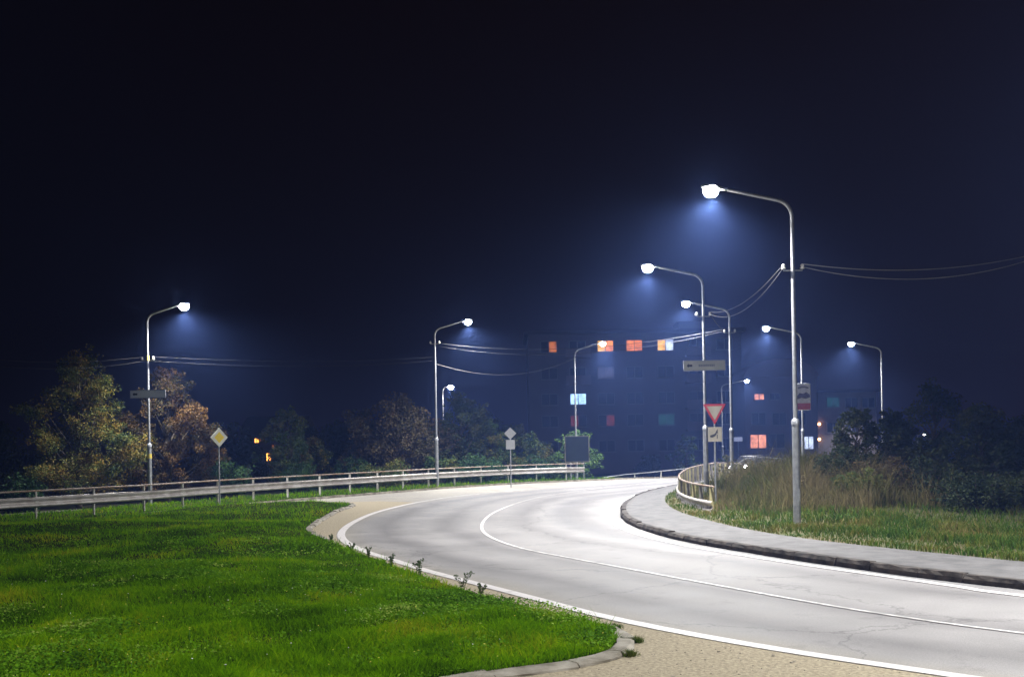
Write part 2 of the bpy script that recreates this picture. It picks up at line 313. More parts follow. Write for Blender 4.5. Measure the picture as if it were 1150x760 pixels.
# pavement and its broken kerb
PZ = .13
sw = np.vstack([kerb_r+0, side_r[::-1]]); sw2 = np.vstack([offset(kerb_r, .02), side_r[::-1]])
def pz(x, y): return base_z(x, y)+PZ
tag(patch('pavement', sw2, pz, pavement_m, .9), kind='structure')
def kerb(name, L, w, h, m, seg=1.0, jit=.02, side=1, z0=-.02):
    mb = MB(); L = cr(L, .25); d = np.concatenate([[0], np.cumsum(np.linalg.norm(np.diff(L, axis=0), axis=1))]); t = 0
    while t < d[-1]-seg:
        ln = seg*random.uniform(.75, 1.1); a = t+.008; b = min(t+ln-.012*random.random()-.004, d[-1]); t += ln
        ts = np.linspace(a, b, 6); px = np.interp(ts, d, L[:, 0]); py = np.interp(ts, d, L[:, 1]); P = np.column_stack([px, py]); N = normals(P)
        hh = h+random.uniform(-jit, jit*.3); o = random.uniform(-jit, jit); V = []
        for k in range(6):
            j1, j2, j3 = (random.uniform(-1, 1)*jit*.6 for _ in range(3)); bz = float(base_z(px[k], py[k]))
            a0 = P[k]-N[k]*side*(w*.5+o); a1 = P[k]+N[k]*side*(w*.5)
            V += [(*(a0), bz+z0), (*(a0+N[k]*j1), bz+hh*.55), (*(a0+N[k]*side*(.03+abs(j2))), bz+hh+j3), (*a1, bz+hh+.004), (*a1, bz+z0)]
        Fs = [(k*5+i, k*5+(i+1) % 5, (k+1)*5+(i+1) % 5, (k+1)*5+i) for k in range(5) for i in range(5)]+[(0, 1, 2, 3, 4), tuple(range(25, 30))[::-1]]
        mb.add(V, Fs)
    return tag(mb.build(name, m), kind='structure')
kerb('kerb', offset(kerb_r, -.06), .17, PZ+.012, stone_dark, 1.0, .022)
li = [i for i, p in enumerate(lawn_poly) if (p[0] > -1.2 and p[1] < 12.6 and p[1] > 8.5) ]
kerb('lawn_kerb', offset(lawn_poly[li], -.09), .20, .065, stone, .85, .022)
li = [i for i, p in enumerate(lawn_poly) if (p[1] > 22.5 and p[0] > -8.6 and p[0] < -4.0)]
kerb('lawn_kerb', offset(lawn_poly[li], -.09), .17, .07, stone, .8, .03)
i1 = next(i for i, p in enumerate(verge_edge) if p[0] > -12.5)
kerb('verge_kerb', offset(verge_edge[i1:-20], -.04), .14, .09, stone, 1.0, .012)

# lawn island, verges
def und(x, y): return .035*np.sin(x*.9+1.3*np.sin(y*.35))+.075*np.sin(y*.62+.22*x)+.03*np.sin(y*1.7-x*.4)
def lawn_z(x, y):
    d = dist_line(lawn_poly, x, y, True); return .05+(.07+und(x, y))*np.clip(d/1.2, 0, 1)+.05*np.clip((y-20)/15, 0, 1)*np.clip(d/2, 0, 1)
tag(patch('lawn_ground', lawn_poly, lawn_z, soil_m, .5), kind='structure')
vl = np.vstack([offset(verge_edge, -.1), cr([(30, 104), (10, 92), (-2, 80), (-20, 66), (-34, 52), (-48, 38), (-50, 20), (-42, 6)])])
def vl_z(x, y):
    d = dist_line(verge_edge[::3], x, y); return base_z(x, y)+.06+.02*np.sin(x*1.1)*np.sin(y*.8)-.45*np.clip((d-3)/9, 0, 1)
tag(patch('verge_left', vl, vl_z, soil_m, 1.1), kind='structure')
vr = np.vstack([side_r, [(60, 92), (70, 60), (70, 10), (40, -2), (30, 0)]])
def vr_z(x, y):
    d = np.clip(dist_line(side_r[::3], x, y)/1.5, 0, 1)
    return base_z(x, y)+PZ-.01+d*(.04+.02*np.sin(x*1.7+y)+.50*np.exp(-((x-9.3)/3.0)**2-((y-33.5)/5.5)**2)+.45*np.exp(-((x-16)/4.5)**2-((y-36)/7)**2))
tag(patch('verge_right', vr, vr_z, soil_dry, .9), kind='structure')

# ------------------------------------------------------------------ grass
def blades(name, xs, ys, zf, h, w, m, lean=.35, label=None, cat=None, parent=None):
    n = len(xs); z = zf(xs, ys)-.01; a = rng.uniform(0, 2*np.pi, n); h = h*rng.uniform(.55, 1.35, n)
    w = w*rng.uniform(.7, 1.3, n)/2; dx, dy = np.cos(a)*w, np.sin(a)*w; b = rng.uniform(0, 2*np.pi, n); ln = h*lean*rng.uniform(.2, 1.6, n); lx, ly = np.cos(b)*ln, np.sin(b)*ln
    V = np.empty((n, 5, 3)); V[:, 0] = np.column_stack([xs-dx, ys-dy, z]); V[:, 1] = np.column_stack([xs+dx, ys+dy, z])
    V[:, 2] = np.column_stack([xs+dx*.75+lx*.35, ys+dy*.75+ly*.35, z+h*.6]); V[:, 3] = np.column_stack([xs-dx*.75+lx*.35, ys-dy*.75+ly*.35, z+h*.6]); V[:, 4] = np.column_stack([xs+lx, ys+ly, z+h])
    i = np.arange(n)*5; q = np.column_stack([i, i+1, i+2, i+3]); t = np.column_stack([i+3, i+2, i+4])
    o = np_mesh(name, V.reshape(-1, 3), t, m, quads=q, parent=parent)
    return tag(o, label, cat, kind='stuff')
def scatter(poly, n, x0, x1, y0, y1, power=1.6, frame=True):
    u = rng.random(n); k = 1-power if power != 1 else None
    y = (y0**k+u*(y1**k-y0**k))**(1/k); x = rng.uniform(-1, 1, n)*(y*.53+1.5) if frame else rng.uniform(x0, x1, n)
    m_ = (x > x0) & (x < x1) & inside(np.array(poly)[:, :2], x, y); return x[m_], y[m_]
x, y = scatter(lawn_poly, 620000, -30, 2, 7.5, 39.5, 2.3)
tufts = .8+.5*np.sin(x*2.1+np.sin(y*1.3)*2)*np.sin(y*1.9+x*.7)
# taller weedy growth along the outer rim
d = dist_line(lawn_poly, x, y, True)
patchy = np.sin(x*.8+2*np.sin(y*.31))*np.sin(y*.55+.7*np.sin(x*.6)); hh = (.050+.035*np.clip(tufts, 0, 2)+.02*patchy)*(1+rng.choice([0, .9], len(x), p=[.9, .1])*(d < .5))*(1+.5*(rng.random(len(x)) < .03))*np.where(y > 28, 1.25, 1)
clump = rng.random((60, 80)); ci = np.clip(((x+32)*2.2).astype(int) % 80, 0, 79); cj = np.clip((y*1.6).astype(int) % 60, 0, 59)
hh = hh*(.72+.55*np.clip(np.sin(x*3.7+2*np.sin(y*1.9))*np.sin(y*4.1+1.5*np.sin(x*2.3)), -.5, 1)+.25*clump[cj, ci])
blades('lawn_grass', x, y, lawn_z, hh, .0055+.00042*y, lawn_grass_m, .75, 'bright green mown grass covering the lawn island', 'grass')
# straw coloured tufts growing out along the low kerb stones
kx = np.array([p for p in lawn_poly if p[0] > -1.6 and p[1] < 12.6]); kk = rng.integers(0, len(kx), 5200); cl = (np.sin(kk*1.3)+np.sin(kk*.47+1)) > .1
q_ = kx[kk[cl]]+rng.normal(0, .035, (cl.sum(), 2))+(kx[kk[cl]]-np.array([-1.5, 11.6]))*rng.choice([.0, .075], cl.sum())[:, None]
blades('kerb_weeds', q_[:, 0], q_[:, 1], lambda x, y: np.zeros(len(x))+.01, .06, .007, verge_grass_m, .8, 'yellowing tufts growing along the low kerb at the lawn corner', 'weeds')
# verge grass
x, y = scatter(vl, 60000, -24, 8, 26, 62, 1.2); d = dist_line(verge_edge[::3], x, y); k = d < 5; x, y = x[k], y[k]
blades('verge_grass', x, y, vl_z, .13, .022, lawn_grass_m, .5, 'green grass strip growing under the long left guardrail', 'grass')
x, y = scatter(vr, 190000, 4, 22, 14, 48, 1.6); d = dist_line(side_r[::3], x, y)
k = (d < 4.2) | (rng.random(len(x)) < .35); x, y, d = x[k], y[k], d[k]
blades('verge_grass', x, y, vr_z, .10+.09*np.clip(d/3, 0, 1)+.05*np.sin(x*3+y*2), .007+.0006*y, verge_grass_m, .6, 'green and straw coloured grass along the right pavement', 'grass')
x = rng.normal(9.4, 2.1, 80000); y = rng.normal(32.8, 3.6, 80000); d = dist_line(side_r[::3], x, y); sdn = inside(vr, x, y)
k = sdn & (x < 11.2+.6*rng.normal(size=len(x))) & (d > 1.1+.4*np.sin(y*1.9)) & (y > 26.2+.25*np.abs(x-8)+.5*np.sin(x*2.7)); x, y, d = x[k], y[k], d[k]
tuft = np.sin(x*2.3+np.sin(y*1.1)*1.7)*np.sin(y*2.1+1.3*np.sin(x*.9))+.5*np.sin(x*5.1+y*3.3)
blades('dead_grass', x, y, vr_z, (.26+.34*np.clip((d-1.2)/2.0, 0, 1))*(1+.42*tuft)*rng.choice([.7, 1, 1, 1.5], len(x), p=[.4, .3, .22, .08]), .013, dry_grass_m, .55, 'tangle of tall brown dead grass on the bank behind the right guardrail', 'dead grass')
# loose stones and grit on the shoulder
mb = MB()
for _ in range(1500):
    i = random.randrange(len(lawn_poly)); 
    xx, yy = (lambda Y_: (random.uniform(-.02, .5)*Y_, Y_))(7.8+5.5*random.random()**1.6)
    A_ = np.array([xx]); B_ = np.array([yy])
    if inside(lawn_poly, A_, B_)[0] or not inside(gp, A_, B_)[0]: continue
    r = random.uniform(.005, .014)*(2.0 if random.random() < .04 else 1); a0 = random.uniform(0, 6); b_ = [(xx+r*random.uniform(.6, 1.2)*math.cos(a0+k*1.26), yy+r*random.uniform(.6, 1.2)*math.sin(a0+k*1.26), .003) for k in range(5)]
    t_ = [(xx+(p[0]-xx)*.6, yy+(p[1]-yy)*.6, .003+r*random.uniform(.4, .8)) for p in b_]
    mb.add(b_+t_, [(k, (k+1) % 5, 5+(k+1) % 5, 5+k) for k in range(5)]+[(5, 6, 7, 8, 9)])
tag(mb.build('pebbles', mat('pebble', (.42, .38, .30), .9, col2=(.20, .17, .13), nscale=11)), 'loose pebbles and grit lying on the beige shoulder', 'pebbles', kind='stuff')
# clover and weed leaves low in the lawn
n0 = 230000; x, y = scatter(lawn_poly, n0, -14, 2, 8.2, 24, 2.6)
pt_ = np.sin(x*1.9+2*np.sin(y*.9))*np.sin(y*2.3+1.2*np.sin(x*1.4))+.6*np.sin(x*.7+y*1.1); k = pt_+.35*rng.normal(size=len(x)) > .2; x, y, pt_ = x[k], y[k], pt_[k]
z = lawn_z(x, y)+.02+.10*rng.random(len(x))*np.clip(pt_, .4, 1.2)+.01
a = rng.normal(size=(len(x), 3)); a[:, 2] *= .45; a /= np.linalg.norm(a, axis=1)[:, None]; b = np.cross(a, np.column_stack([rng.normal(0, .5, len(x)), rng.normal(0, .5, len(x)), np.ones(len(x))])); b /= np.linalg.norm(b, axis=1)[:, None]
sz = (.009+.0007*y)[:, None]*rng.uniform(.5, 1.4, (len(x), 1)); P = np.column_stack([x, y, z]); V = np.stack([P-a*sz, P+b*sz*.7, P+a*sz, P-b*sz*.7], 1).reshape(-1, 3); k = np.arange(len(x))*4
clover_m = mat('clover leaves', (.05, .12, .01), .8, island=[(.035, .09, .003), (.09, .24, .005), (.17, .36, .01), (.34, .44, .08)], nscale=1.1, transl=.3, spec=.1)
tag(np_mesh('clover', V, None, clover_m, quads=np.column_stack([k, k+1, k+2, k+3])), 'low clover and weed leaves in patches through the lawn', 'clover', kind='stuff')
# small flowers
mb = MB()
for _ in range(230):
    yy = 8.5+12*random.random()**1.3; xx = random.uniform(-.53, .1)*yy
    if not inside(lawn_poly, np.array([xx]), np.array([yy]))[0]: continue
    zz = float(lawn_z(np.array([xx]), np.array([yy]))[0])+random.uniform(.08, .16); r = random.uniform(.006, .012)
    mb.add([(xx+r*math.cos(k*1.047), yy+r*math.sin(k*1.047), zz+random.uniform(0, .004)) for k in range(6)]+[(xx, yy, zz+.008)], [(k, (k+1) % 6, 6) for k in range(6)], mi=random.choice([0, 1, 1]))
    mb.tube([(xx, yy, zz-.12), (xx, yy, zz)], .0015, 4, False, 2)
tag(mb.build('small_flowers', [mat('white petals', (.7, .7, .62), .7), mat('yellow petals', (.6, .55, .06), .7), mat('flower stalk', (.06, .14, .02), .7)]), 'tiny white and yellow flowers scattered in the lawn', 'flowers', kind='stuff')

# ------------------------------------------------------------------ trees and shrubs
def leaf_mesh(name, C, R, n, size, m, parent, flat=.8):
    """C: clump centres (k,3), R radii; n leaves in the clump volumes"""
    C = np.array(C); R = np.array(R)          # every clump gets small sprays of its own for an uneven outline
    k = rng.integers(0, len(C), len(C)*7); dd = rng.normal(size=(len(k), 3)); dd /= np.linalg.norm(dd, axis=1)[:, None]
    C2 = C[k]+dd*(R[k]*rng.uniform(.4, 1.15, len(k)))[:, None]*np.array([1, 1, .8]); R2 = R[k]*rng.uniform(.16, .42, len(k))
    C = np.vstack([C, C2]); R = np.concatenate([R*.8, R2]); wt = rng.uniform(.3, 1.6, len(R)); p = R**2*wt/np.sum(R**2*wt); i = rng.choice(len(C), n, p=p)
    d = rng.normal(size=(n, 3)); d /= np.linalg.norm(d, axis=1)[:, None]; r = rng.random(n)**.45
    P = C[i]+d*(R[i]*r)[:, None]*np.array([1, 1, flat])
    a = rng.normal(size=(n, 3)); a[:, 2] *= .6; a /= np.linalg.norm(a, axis=1)[:, None]; b = np.cross(a, rng.normal(size=(n, 3))); b /= np.linalg.norm(b, axis=1)[:, None]
    s = size*rng.uniform(.6, 1.4, n)[:, None]
    V = np.stack([P-a*s*.5, P+b*s*.28, P+a*s*.5, P-b*s*.28], 1).reshape(-1, 3); k = np.arange(n)*4
    return np_mesh(name, V, None, m, quads=np.column_stack([k, k+1, k+2, k+3]), parent=parent)
def tree(name, x, y, z, H, Wd, leafm, n, size, label, cat, group=None, crown_lo=.18, trunk_r=None, clumps=34, seed=1, lean=0, yd=None):
    R_ = random.Random(seed); t = empty(name, (x, y, z)); tag(t, label, cat, group); mb = MB(); r0 = trunk_r or H*.022
    P = []; h = 0
    for i in range(7):
        P.append((lean*h+R_.uniform(-.05, .05)*i*.4, R_.uniform(-.05, .05)*i*.4, h)); h += H*.8/6
    mb.tube(P, [r0*(1-.13*i) for i in range(7)], 8)
    C = []; R = []; dpt = (yd or Wd)
    for i in range(clumps):
        f = crown_lo+(1-crown_lo)*((i+R_.random())/clumps); env = math.sin(math.pi*min(1, (.12+.88*(f-crown_lo)/(1-crown_lo)))**.75)**.6 if f < .98 else .2
        env *= R_.uniform(.62, 1.12)
        a = i*2.4+R_.uniform(-.5, .5); rr = math.sqrt(R_.random())*.92
        cx = math.cos(a)*Wd/2*env*rr+lean*f*H; cy = math.sin(a)*dpt/2*env*rr; cz = f*H*.93
        C.append((cx, cy, cz)); R.append(Wd*R_.uniform(.10, .19)*(.75+.3*env))
        zb = max(.1*H, cz-.28*H*R_.uniform(.6, 1.1)); mb.tube([(lean*zb, 0, zb), (cx*.55+lean*zb*.4, cy*.55, zb+(cz-zb)*.55), (cx, cy, cz)], [r0*.38, r0*.22, r0*.07], 5, False)
    mb.build('trunk', bark, t); leaf_mesh('crown', C, R, n, size, leafm, t)
    return t
def shrub(name, x, y, z, H, Wd, leafm, n, size, label, cat, group=None, seed=1, twigs=14):
    R_ = random.Random(seed); t = empty(name, (x, y, z)); tag(t, label, cat, group); mb = MB(); C = []; R = []
    for i in range(twigs):
        a = i*2.4; rr = math.sqrt(R_.random())*Wd*.42; top = H*(1-.45*(rr/(Wd*.5))**2)*R_.uniform(.62, 1); cx, cy = math.cos(a)*rr, math.sin(a)*rr
        mb.tube([(cx*.25, cy*.25, -.05), (cx*.7, cy*.7, top*.5), (cx, cy, top*.96)], [.022, .014, .004], 4, False)
        for f in (.3, .55, .8): C.append((cx*(.4+.6*f), cy*(.4+.6*f), top*f)); R.append(Wd*R_.uniform(.10, .17))
    mb.build('stems', bark, t); leaf_mesh('foliage', C, R, n, size, leafm, t, .9)
    return t
lf = dict(spec=.2, transl=.3)
leaf_yel = mat('yellowing leaves', (.1, .1, .02), .6, island=[(.02, .040, .018), (.045, .075, .02), (.11, .12, .02), (.22, .16, .03), (.26, .15, .03)], nscale=1.0, **lf)
leaf_red = mat('reddish autumn leaves', (.1, .06, .02), .6, island=[(.025, .032, .012), (.05, .038, .012), (.09, .048, .014), (.15, .08, .018)], nscale=.9, **lf)
leaf_green = mat('green shrub leaves', (.03, .07, .02), .6, island=[(.02, .05, .02), (.035, .085, .03), (.06, .12, .035)], nscale=1.3, **lf)
leaf_dark = mat('dark leaves', (.02, .03, .015), .65, island=[(.022, .040, .018), (.045, .065, .028), (.085, .085, .035)], nscale=.8, **lf)
leaf_mix = mat('mixed autumn leaves', (.03, .05, .02), .65, island=[(.03, .065, .02), (.06, .11, .03), (.11, .12, .03), (.22, .16, .03)], nscale=.5, **lf)
leaf_brown = mat('brown leaves', (.05, .04, .025), .65, island=[(.04, .045, .02), (.09, .075, .04), (.14, .09, .045)], nscale=.7, **lf)
leaf_lime = mat('lime green leaves', (.1, .16, .03), .6, island=[(.03, .07, .02), (.08, .15, .03), (.16, .25, .05)], nscale=1.0, **lf)

def gz(x, y): return float(vl_z(np.array([x]), np.array([y]))[0]) if inside(vl, np.array([x]), np.array([y]))[0] else float(land_z(np.array([x]), np.array([y]))[0])
def plant_at(px, py_top, Y):
    x, _, zt = dp(px, py_top, Y); z = gz(x, Y); return x, Y, z, zt-z
G_TREES = 'trees in the dark row behind the long left guardrail'
def tr(px, pyt, Y, wpx, lm, n, sz, label, group=None, seed=1, kind='tree', nm='broadleaf_tree', **k):
    if group == G_TREES and not 225 < px < 348: wpx *= 1.4; n = int(n*1.6)
    x, y, z, H = plant_at(px, pyt, Y); Wm = wpx/F*Y
    if kind == 'tree': tree(nm, x, y, z, H, Wm, lm, n, sz, label, 'tree', group, seed=seed, **k)
    else: shrub(nm, x, y, z, H, Wm, lm, n, sz, label, 'shrub', group, seed=seed, **k)
tr(86, 390, 42.5, 146, leaf_yel, 46000, .082, 'tall yellow and green leaved tree left of the lamp post by the long guardrail', seed=3, clumps=46, crown_lo=.12)
tr(186, 404, 44.5, 118, leaf_red, 40000, .08, 'reddish brown leaved autumn tree right behind the leftmost street lamp', seed=5, clumps=44, crown_lo=.12)
tr(252, 503, 47, 78, leaf_green, 4200, .12, 'rounded green shrub behind the yellow and white diamond sign', seed=6, kind='s', nm='round_shrub')
tr(22, 526, 40, 78, leaf_green, 3600, .12, 'low green shrub at the left end of the long guardrail under the yellow tree', seed=8, kind='s', nm='low_shrub')
G = 'trees in the dark row behind the long left guardrail'
tr(322, 455, 54.0, 75, leaf_mix, 9880, 0.132, 'green tree with yellow leaves at lower right beside the small orange house windows', G, 11, crown_lo=.08)
tr(352, 490, 56.8, 46, leaf_yel, 4940, 0.132, 'short yellow leaved tree right of the small orange house windows', G, 12, crown_lo=.08)
tr(398, 505, 56.2, 50, leaf_green, 4940, 0.106, 'low green bush in the middle of the dark tree row', 'bushes in the dark tree row', 13, kind='s', nm='green_bush')
tr(378, 478, 63.9, 69, leaf_dark, 6650, 0.158, 'dark tree behind the low green bush in the tree row', G, 14)
tr(446, 443, 58.4, 96, leaf_brown, 12350, 0.132, 'broad brown leaved tree just left of the tall double cabled lamp post', G, 15, crown_lo=.1)
tr(420, 470, 61.7, 57, leaf_dark, 6080, 0.145, 'dark tree left of the broad brown one in the tree row', G, 16)
tr(517, 436, 60.6, 71, leaf_dark, 9880, 0.145, 'tall dark tree just below the far lamp behind the second left lamp post', G, 17, crown_lo=.08)
tr(548, 470, 61.7, 52, leaf_mix, 6840, 0.132, 'slim pale leaved tree left of the two grey sign backs', G, 18, crown_lo=.08)
tr(494, 498, 56.2, 50, leaf_mix, 4940, 0.119, 'small autumn bush at the foot of the second left lamp post', 'bushes in the dark tree row', 19, kind='s', nm='autumn_bush')
tr(592, 488, 66.1, 55, leaf_mix, 5700, 0.145, 'low tree right of the two grey sign backs', G, 20, crown_lo=.08)
tr(614, 508, 62.8, 46, leaf_mix, 4560, 0.132, 'low bush left of the dark board by the lamp post', 'bushes in the dark tree row', 21, kind='s', nm='low_bush')
tr(646, 480, 64, 50, leaf_lime, 2600, .14, 'sparse lime green tree poking out behind the dark board', G, 22, crown_lo=.05, clumps=16)
tr(262, 470, 61.7, 69, leaf_dark, 6650, 0.158, 'dark tree between the red tree and the orange house windows', G, 23)
tr(770, 488, 84, 44, leaf_mix, 2500, .24, 'hazy grey green tree left of the give way sign in front of the flats', None, 24, crown_lo=.06)
tr(728, 510, 96, 40, leaf_dark, 1800, .26, 'small dark tree in front of the middle of the flats', None, 25, crown_lo=.06)
tr(816, 500, 70, 20, leaf_yel, 900, .18, 'thin yellowish bush behind the post of the third right lamp', None, 26, kind='s', nm='thin_bush')
for px, pt, Y, w, lm, n, sz, lb, sd in ((232, 478, 50, 60, leaf_brown, 6000, .11, 'low brownish tree filling the gap right of the red tree', 61), (288, 500, 60, 40, leaf_dark, 4000, .13, 'dark low tree under the orange house windows', 62),
        (345, 472, 66, 70, leaf_dark, 5200, .16, 'dark tree behind the yellow leaved one by the house', 63), (402, 462, 64, 76, leaf_dark, 6000, .15, 'wide dark tree left of the broad brown tree', 64),
        (472, 462, 64, 60, leaf_dark, 5200, .15, 'dark tree right behind the second left lamp post', 65), (538, 452, 74, 64, leaf_dark, 5200, .16, 'dark tree right of the far lamp in the row', 66),
        (578, 476, 68, 60, leaf_dark, 5200, .15, 'dark tree behind the two grey sign backs', 67), (606, 496, 70, 50, leaf_mix, 4200, .15, 'pale leaved tree left of the dark board', 68), (-10, 470, 50, 90, leaf_dark, 5200, .13, 'dark tree cut by the left edge of the picture', 69)):
    tr(px, pt, Y, w, lm, n, sz, lb, G, sd, crown_lo=.05)
for px, pt, Y, w, lm, n, sz, lb, sd in ((222, 512, 46, 50, leaf_brown, 4200, .09, 'low brownish shrub at the foot of the red tree', 71), (340, 512, 52, 70, leaf_green, 5200, .10, 'low green shrub right below the yellow leaved tree', 72),
        (432, 508, 53, 74, leaf_mix, 5600, .11, 'low mixed shrub left of the second left lamp post at the rail', 73), (535, 506, 56, 70, leaf_green, 5200, .11, 'low green shrub left of the grey sign backs', 74), (600, 510, 60, 60, leaf_green, 4200, .12, 'low green shrub between the sign backs and the dark board', 75)):
    tr(px, pt, Y, w, lm, n, sz, lb, 'bushes in the dark tree row', sd, kind='s', nm='low_bush')
# dark growth on the right bank
def rt(px, pyt, Y, wpx, lm, n, sz, label, seed, kind='tree', nm='dark_tree', **k):
    x, _, zt = dp(px, pyt, Y); z = float(vr_z(np.array([x]), np.array([Y]))[0]) if inside(vr, np.array([x]), np.array([Y]))[0] else -.1; H = zt-z; Wm = wpx/F*Y
    if kind == 'tree': tree(nm, x, Y, z, H, Wm, lm, n, sz, label, 'tree', 'dark trees and shrubs on the right bank', seed=seed, **k)
    else: shrub(nm, x, Y, z, H, Wm, lm, n, sz, label, 'shrub', 'dark trees and shrubs on the right bank', seed=seed, **k)
rt(962, 456, 33, 96, leaf_dark, 7000, .11, 'dark bushy tree under the rightmost far lamp', 31, crown_lo=.05)
rt(1048, 428, 37, 110, leaf_dark, 8000, .12, 'tallest dark tree on the right bank', 32, crown_lo=.04)
rt(1100, 452, 31, 122, leaf_dark, 8000, .11, 'wide dark shrub tree right of the tallest one on the right bank', 33, crown_lo=.03)
rt(1150, 468, 33, 120, leaf_dark, 6500, .11, 'dark shrub tree cut by the right edge of the picture', 34, crown_lo=.03)
rt(1004, 462, 34.5, 84, leaf_dark, 6000, .11, 'dark tree between the bushy one and the tallest one on the right bank', 41, crown_lo=.03)
rt(1124, 500, 36, 90, leaf_dark, 6000, .12, 'dark tree far behind the wide shrub tree at the right', 42, crown_lo=.03)
rt(942, 486, 31, 66, leaf_dark, 6000, .09, 'dark shrub at the right edge of the dead grass, nearest to the pavement lamp', 43, 's', 'dark_shrub')
rt(962, 512, 28.4, 70, leaf_mix, 6000, .075, 'low mixed leaved shrub before the bushy tree on the right bank', 44, 's', 'mixed_shrub')
rt(1150, 520, 27, 90, leaf_dark, 6000, .08, 'low dark shrub cut by the right picture edge', 45, 's', 'dark_shrub')
rt(1040, 506, 28.5, 96, leaf_dark, 6000, .085, 'low dark shrub standing before the tallest dark tree', 35, 's', 'dark_shrub')
rt(985, 508, 29, 92, leaf_brown, 5200, .08, 'low brownish shrub at the right end of the dead grass', 36, 's', 'brown_shrub')
rt(1096, 520, 26, 120, leaf_dark, 6000, .08, 'low dark shrub near the pavement at the far right', 37, 's', 'dark_shrub')
rt(920, 500, 38, 50, leaf_dark, 2600, .12, 'small dark shrub on the bank behind the lamp post by the pavement', 38, 's', 'dark_shrub')
# weeds along the rim of the lawn, one object each
weed_m = mat('weed leaves', (.03, .06, .015), .7, island=[(.03, .06, .012), (.06, .11, .02), (.10, .11, .04)], nscale=3, spec=.2)
def weed(px, py, hpx, seed, lab):
    x, y = at(px, py); R_ = random.Random(seed); H = hpx*.5/F*y; z = float(lawn_z(np.array([x]), np.array([y]))[0]) if inside(lawn_poly, np.array([x]), np.array([y]))[0] else .02
    t = empty('weed_plant', (x, y, z)); tag(t, lab, 'weed', 'weeds on the rim of the lawn'); mb = MB(); C = []; R = []
    for i in range(5):
        a = R_.uniform(0, 6.28); l = R_.uniform(.1, .45)*H; h = H*R_.uniform(.6, 1); tp = (math.cos(a)*l, math.sin(a)*l, h)
        mb.tube([(0, 0, -.03), (tp[0]*.4, tp[1]*.4, h*.5), tp], [.004, .003, .0015], 4, False)
        for f in (.35, .5, .65, .8, .93, 1): C.append((tp[0]*f*f, tp[1]*f*f, h*f)); R.append(.045*H/.4)
    mb.build('stem', weed_m, t); leaf_mesh('leaves', C, R, 240, .028, weed_m, t)
for i, (px, py, h, lab) in enumerate([(372, 611, 18, 'short weed at the left tip of the curved lawn rim below the kerb stones'), (414, 630, 26, 'weed beside the thick start of the white outer line'), (440, 640, 32, 'bushy dark weed on the lawn rim left of the middle'), (472, 652, 42, 'tall thin weed leaning over the white line, left of the tallest one'),
        (520, 668, 48, 'tallest weed on the lawn rim, with forked stems'), (540, 674, 32, 'bushy weed just right of the tallest one on the lawn rim'), (570, 684, 16, 'small weed on the rim where the gravel widens'), (395, 622, 20, 'low weed where the lawn rim meets the outer line bend')]):
    weed(px, py, h, 50+i, lab)

# dead flower stalks standing in the brown grass
C = []; Rr = []; mb = MB()
for i in range(260):
    xx, yy = random.gauss(9.3, 1.9), random.gauss(32.5, 3.2)
    if not inside(vr, np.array([xx]), np.array([yy]))[0] or dist_line(side_r[::3], np.array([xx]), np.array([yy]))[0] < 1.6 or yy < 27.2: continue
    zz = float(vr_z(np.array([xx]), np.array([yy]))[0]); h = random.uniform(.55, 1.0); dx = random.uniform(-.15, .15); mb.tube([(xx, yy, zz-.05), (xx+dx*.4, yy, zz+h*.6), (xx+dx, yy, zz+h)], [.006, .005, .003], 4, False)
    for f in (.7, .82, .93, 1): C.append((xx+dx*f+random.uniform(-.06, .06), yy+random.uniform(-.06, .06), zz+h*f)); Rr.append(random.uniform(.03, .07))
so = mb.build('dead_stalks', bark); tag(so, 'dark dead flower stalks rising out of the brown grass bank', 'stalks', kind='stuff')
leaf_mesh('seed_head', C, Rr, 9000, .045, dry_grass_m, so)
# ------------------------------------------------------------------ guardrails
def w_beam(L, z0, z1, side, mb, mi=0):
    """L plan line, beam face toward `side` (+1 right of travel)"""
    H_ = z1-z0; prof = [(0.02, 0), (.075, .10), (.085, .20), (.02, .40), (.005, .5), (.02, .60), (.085, .80), (.075, .90), (.02, 1)]
    prof = [(a, z0+b*H_) for a, b in prof]; back = [(a-.006, z) for a, z in prof][::-1]; pr = prof+back; n = len(pr); N = normals(L)*side; V = []
    for i, p in enumerate(L):
        bz = float(base_z(p[0], p[1])) if len(p) < 3 else p[2]
        V += [(p[0]+N[i][0]*a, p[1]+N[i][1]*a, bz+z) for a, z in pr]
    mb.add(V, [(i*n+k, i*n+(k+1) % n, (i+1)*n+(k+1) % n, (i+1)*n+k) for i in range(len(L)-1) for k in range(n)]+[tuple(range(n))[::-1], tuple(range((len(L)-1)*n, len(L)*n))], True)
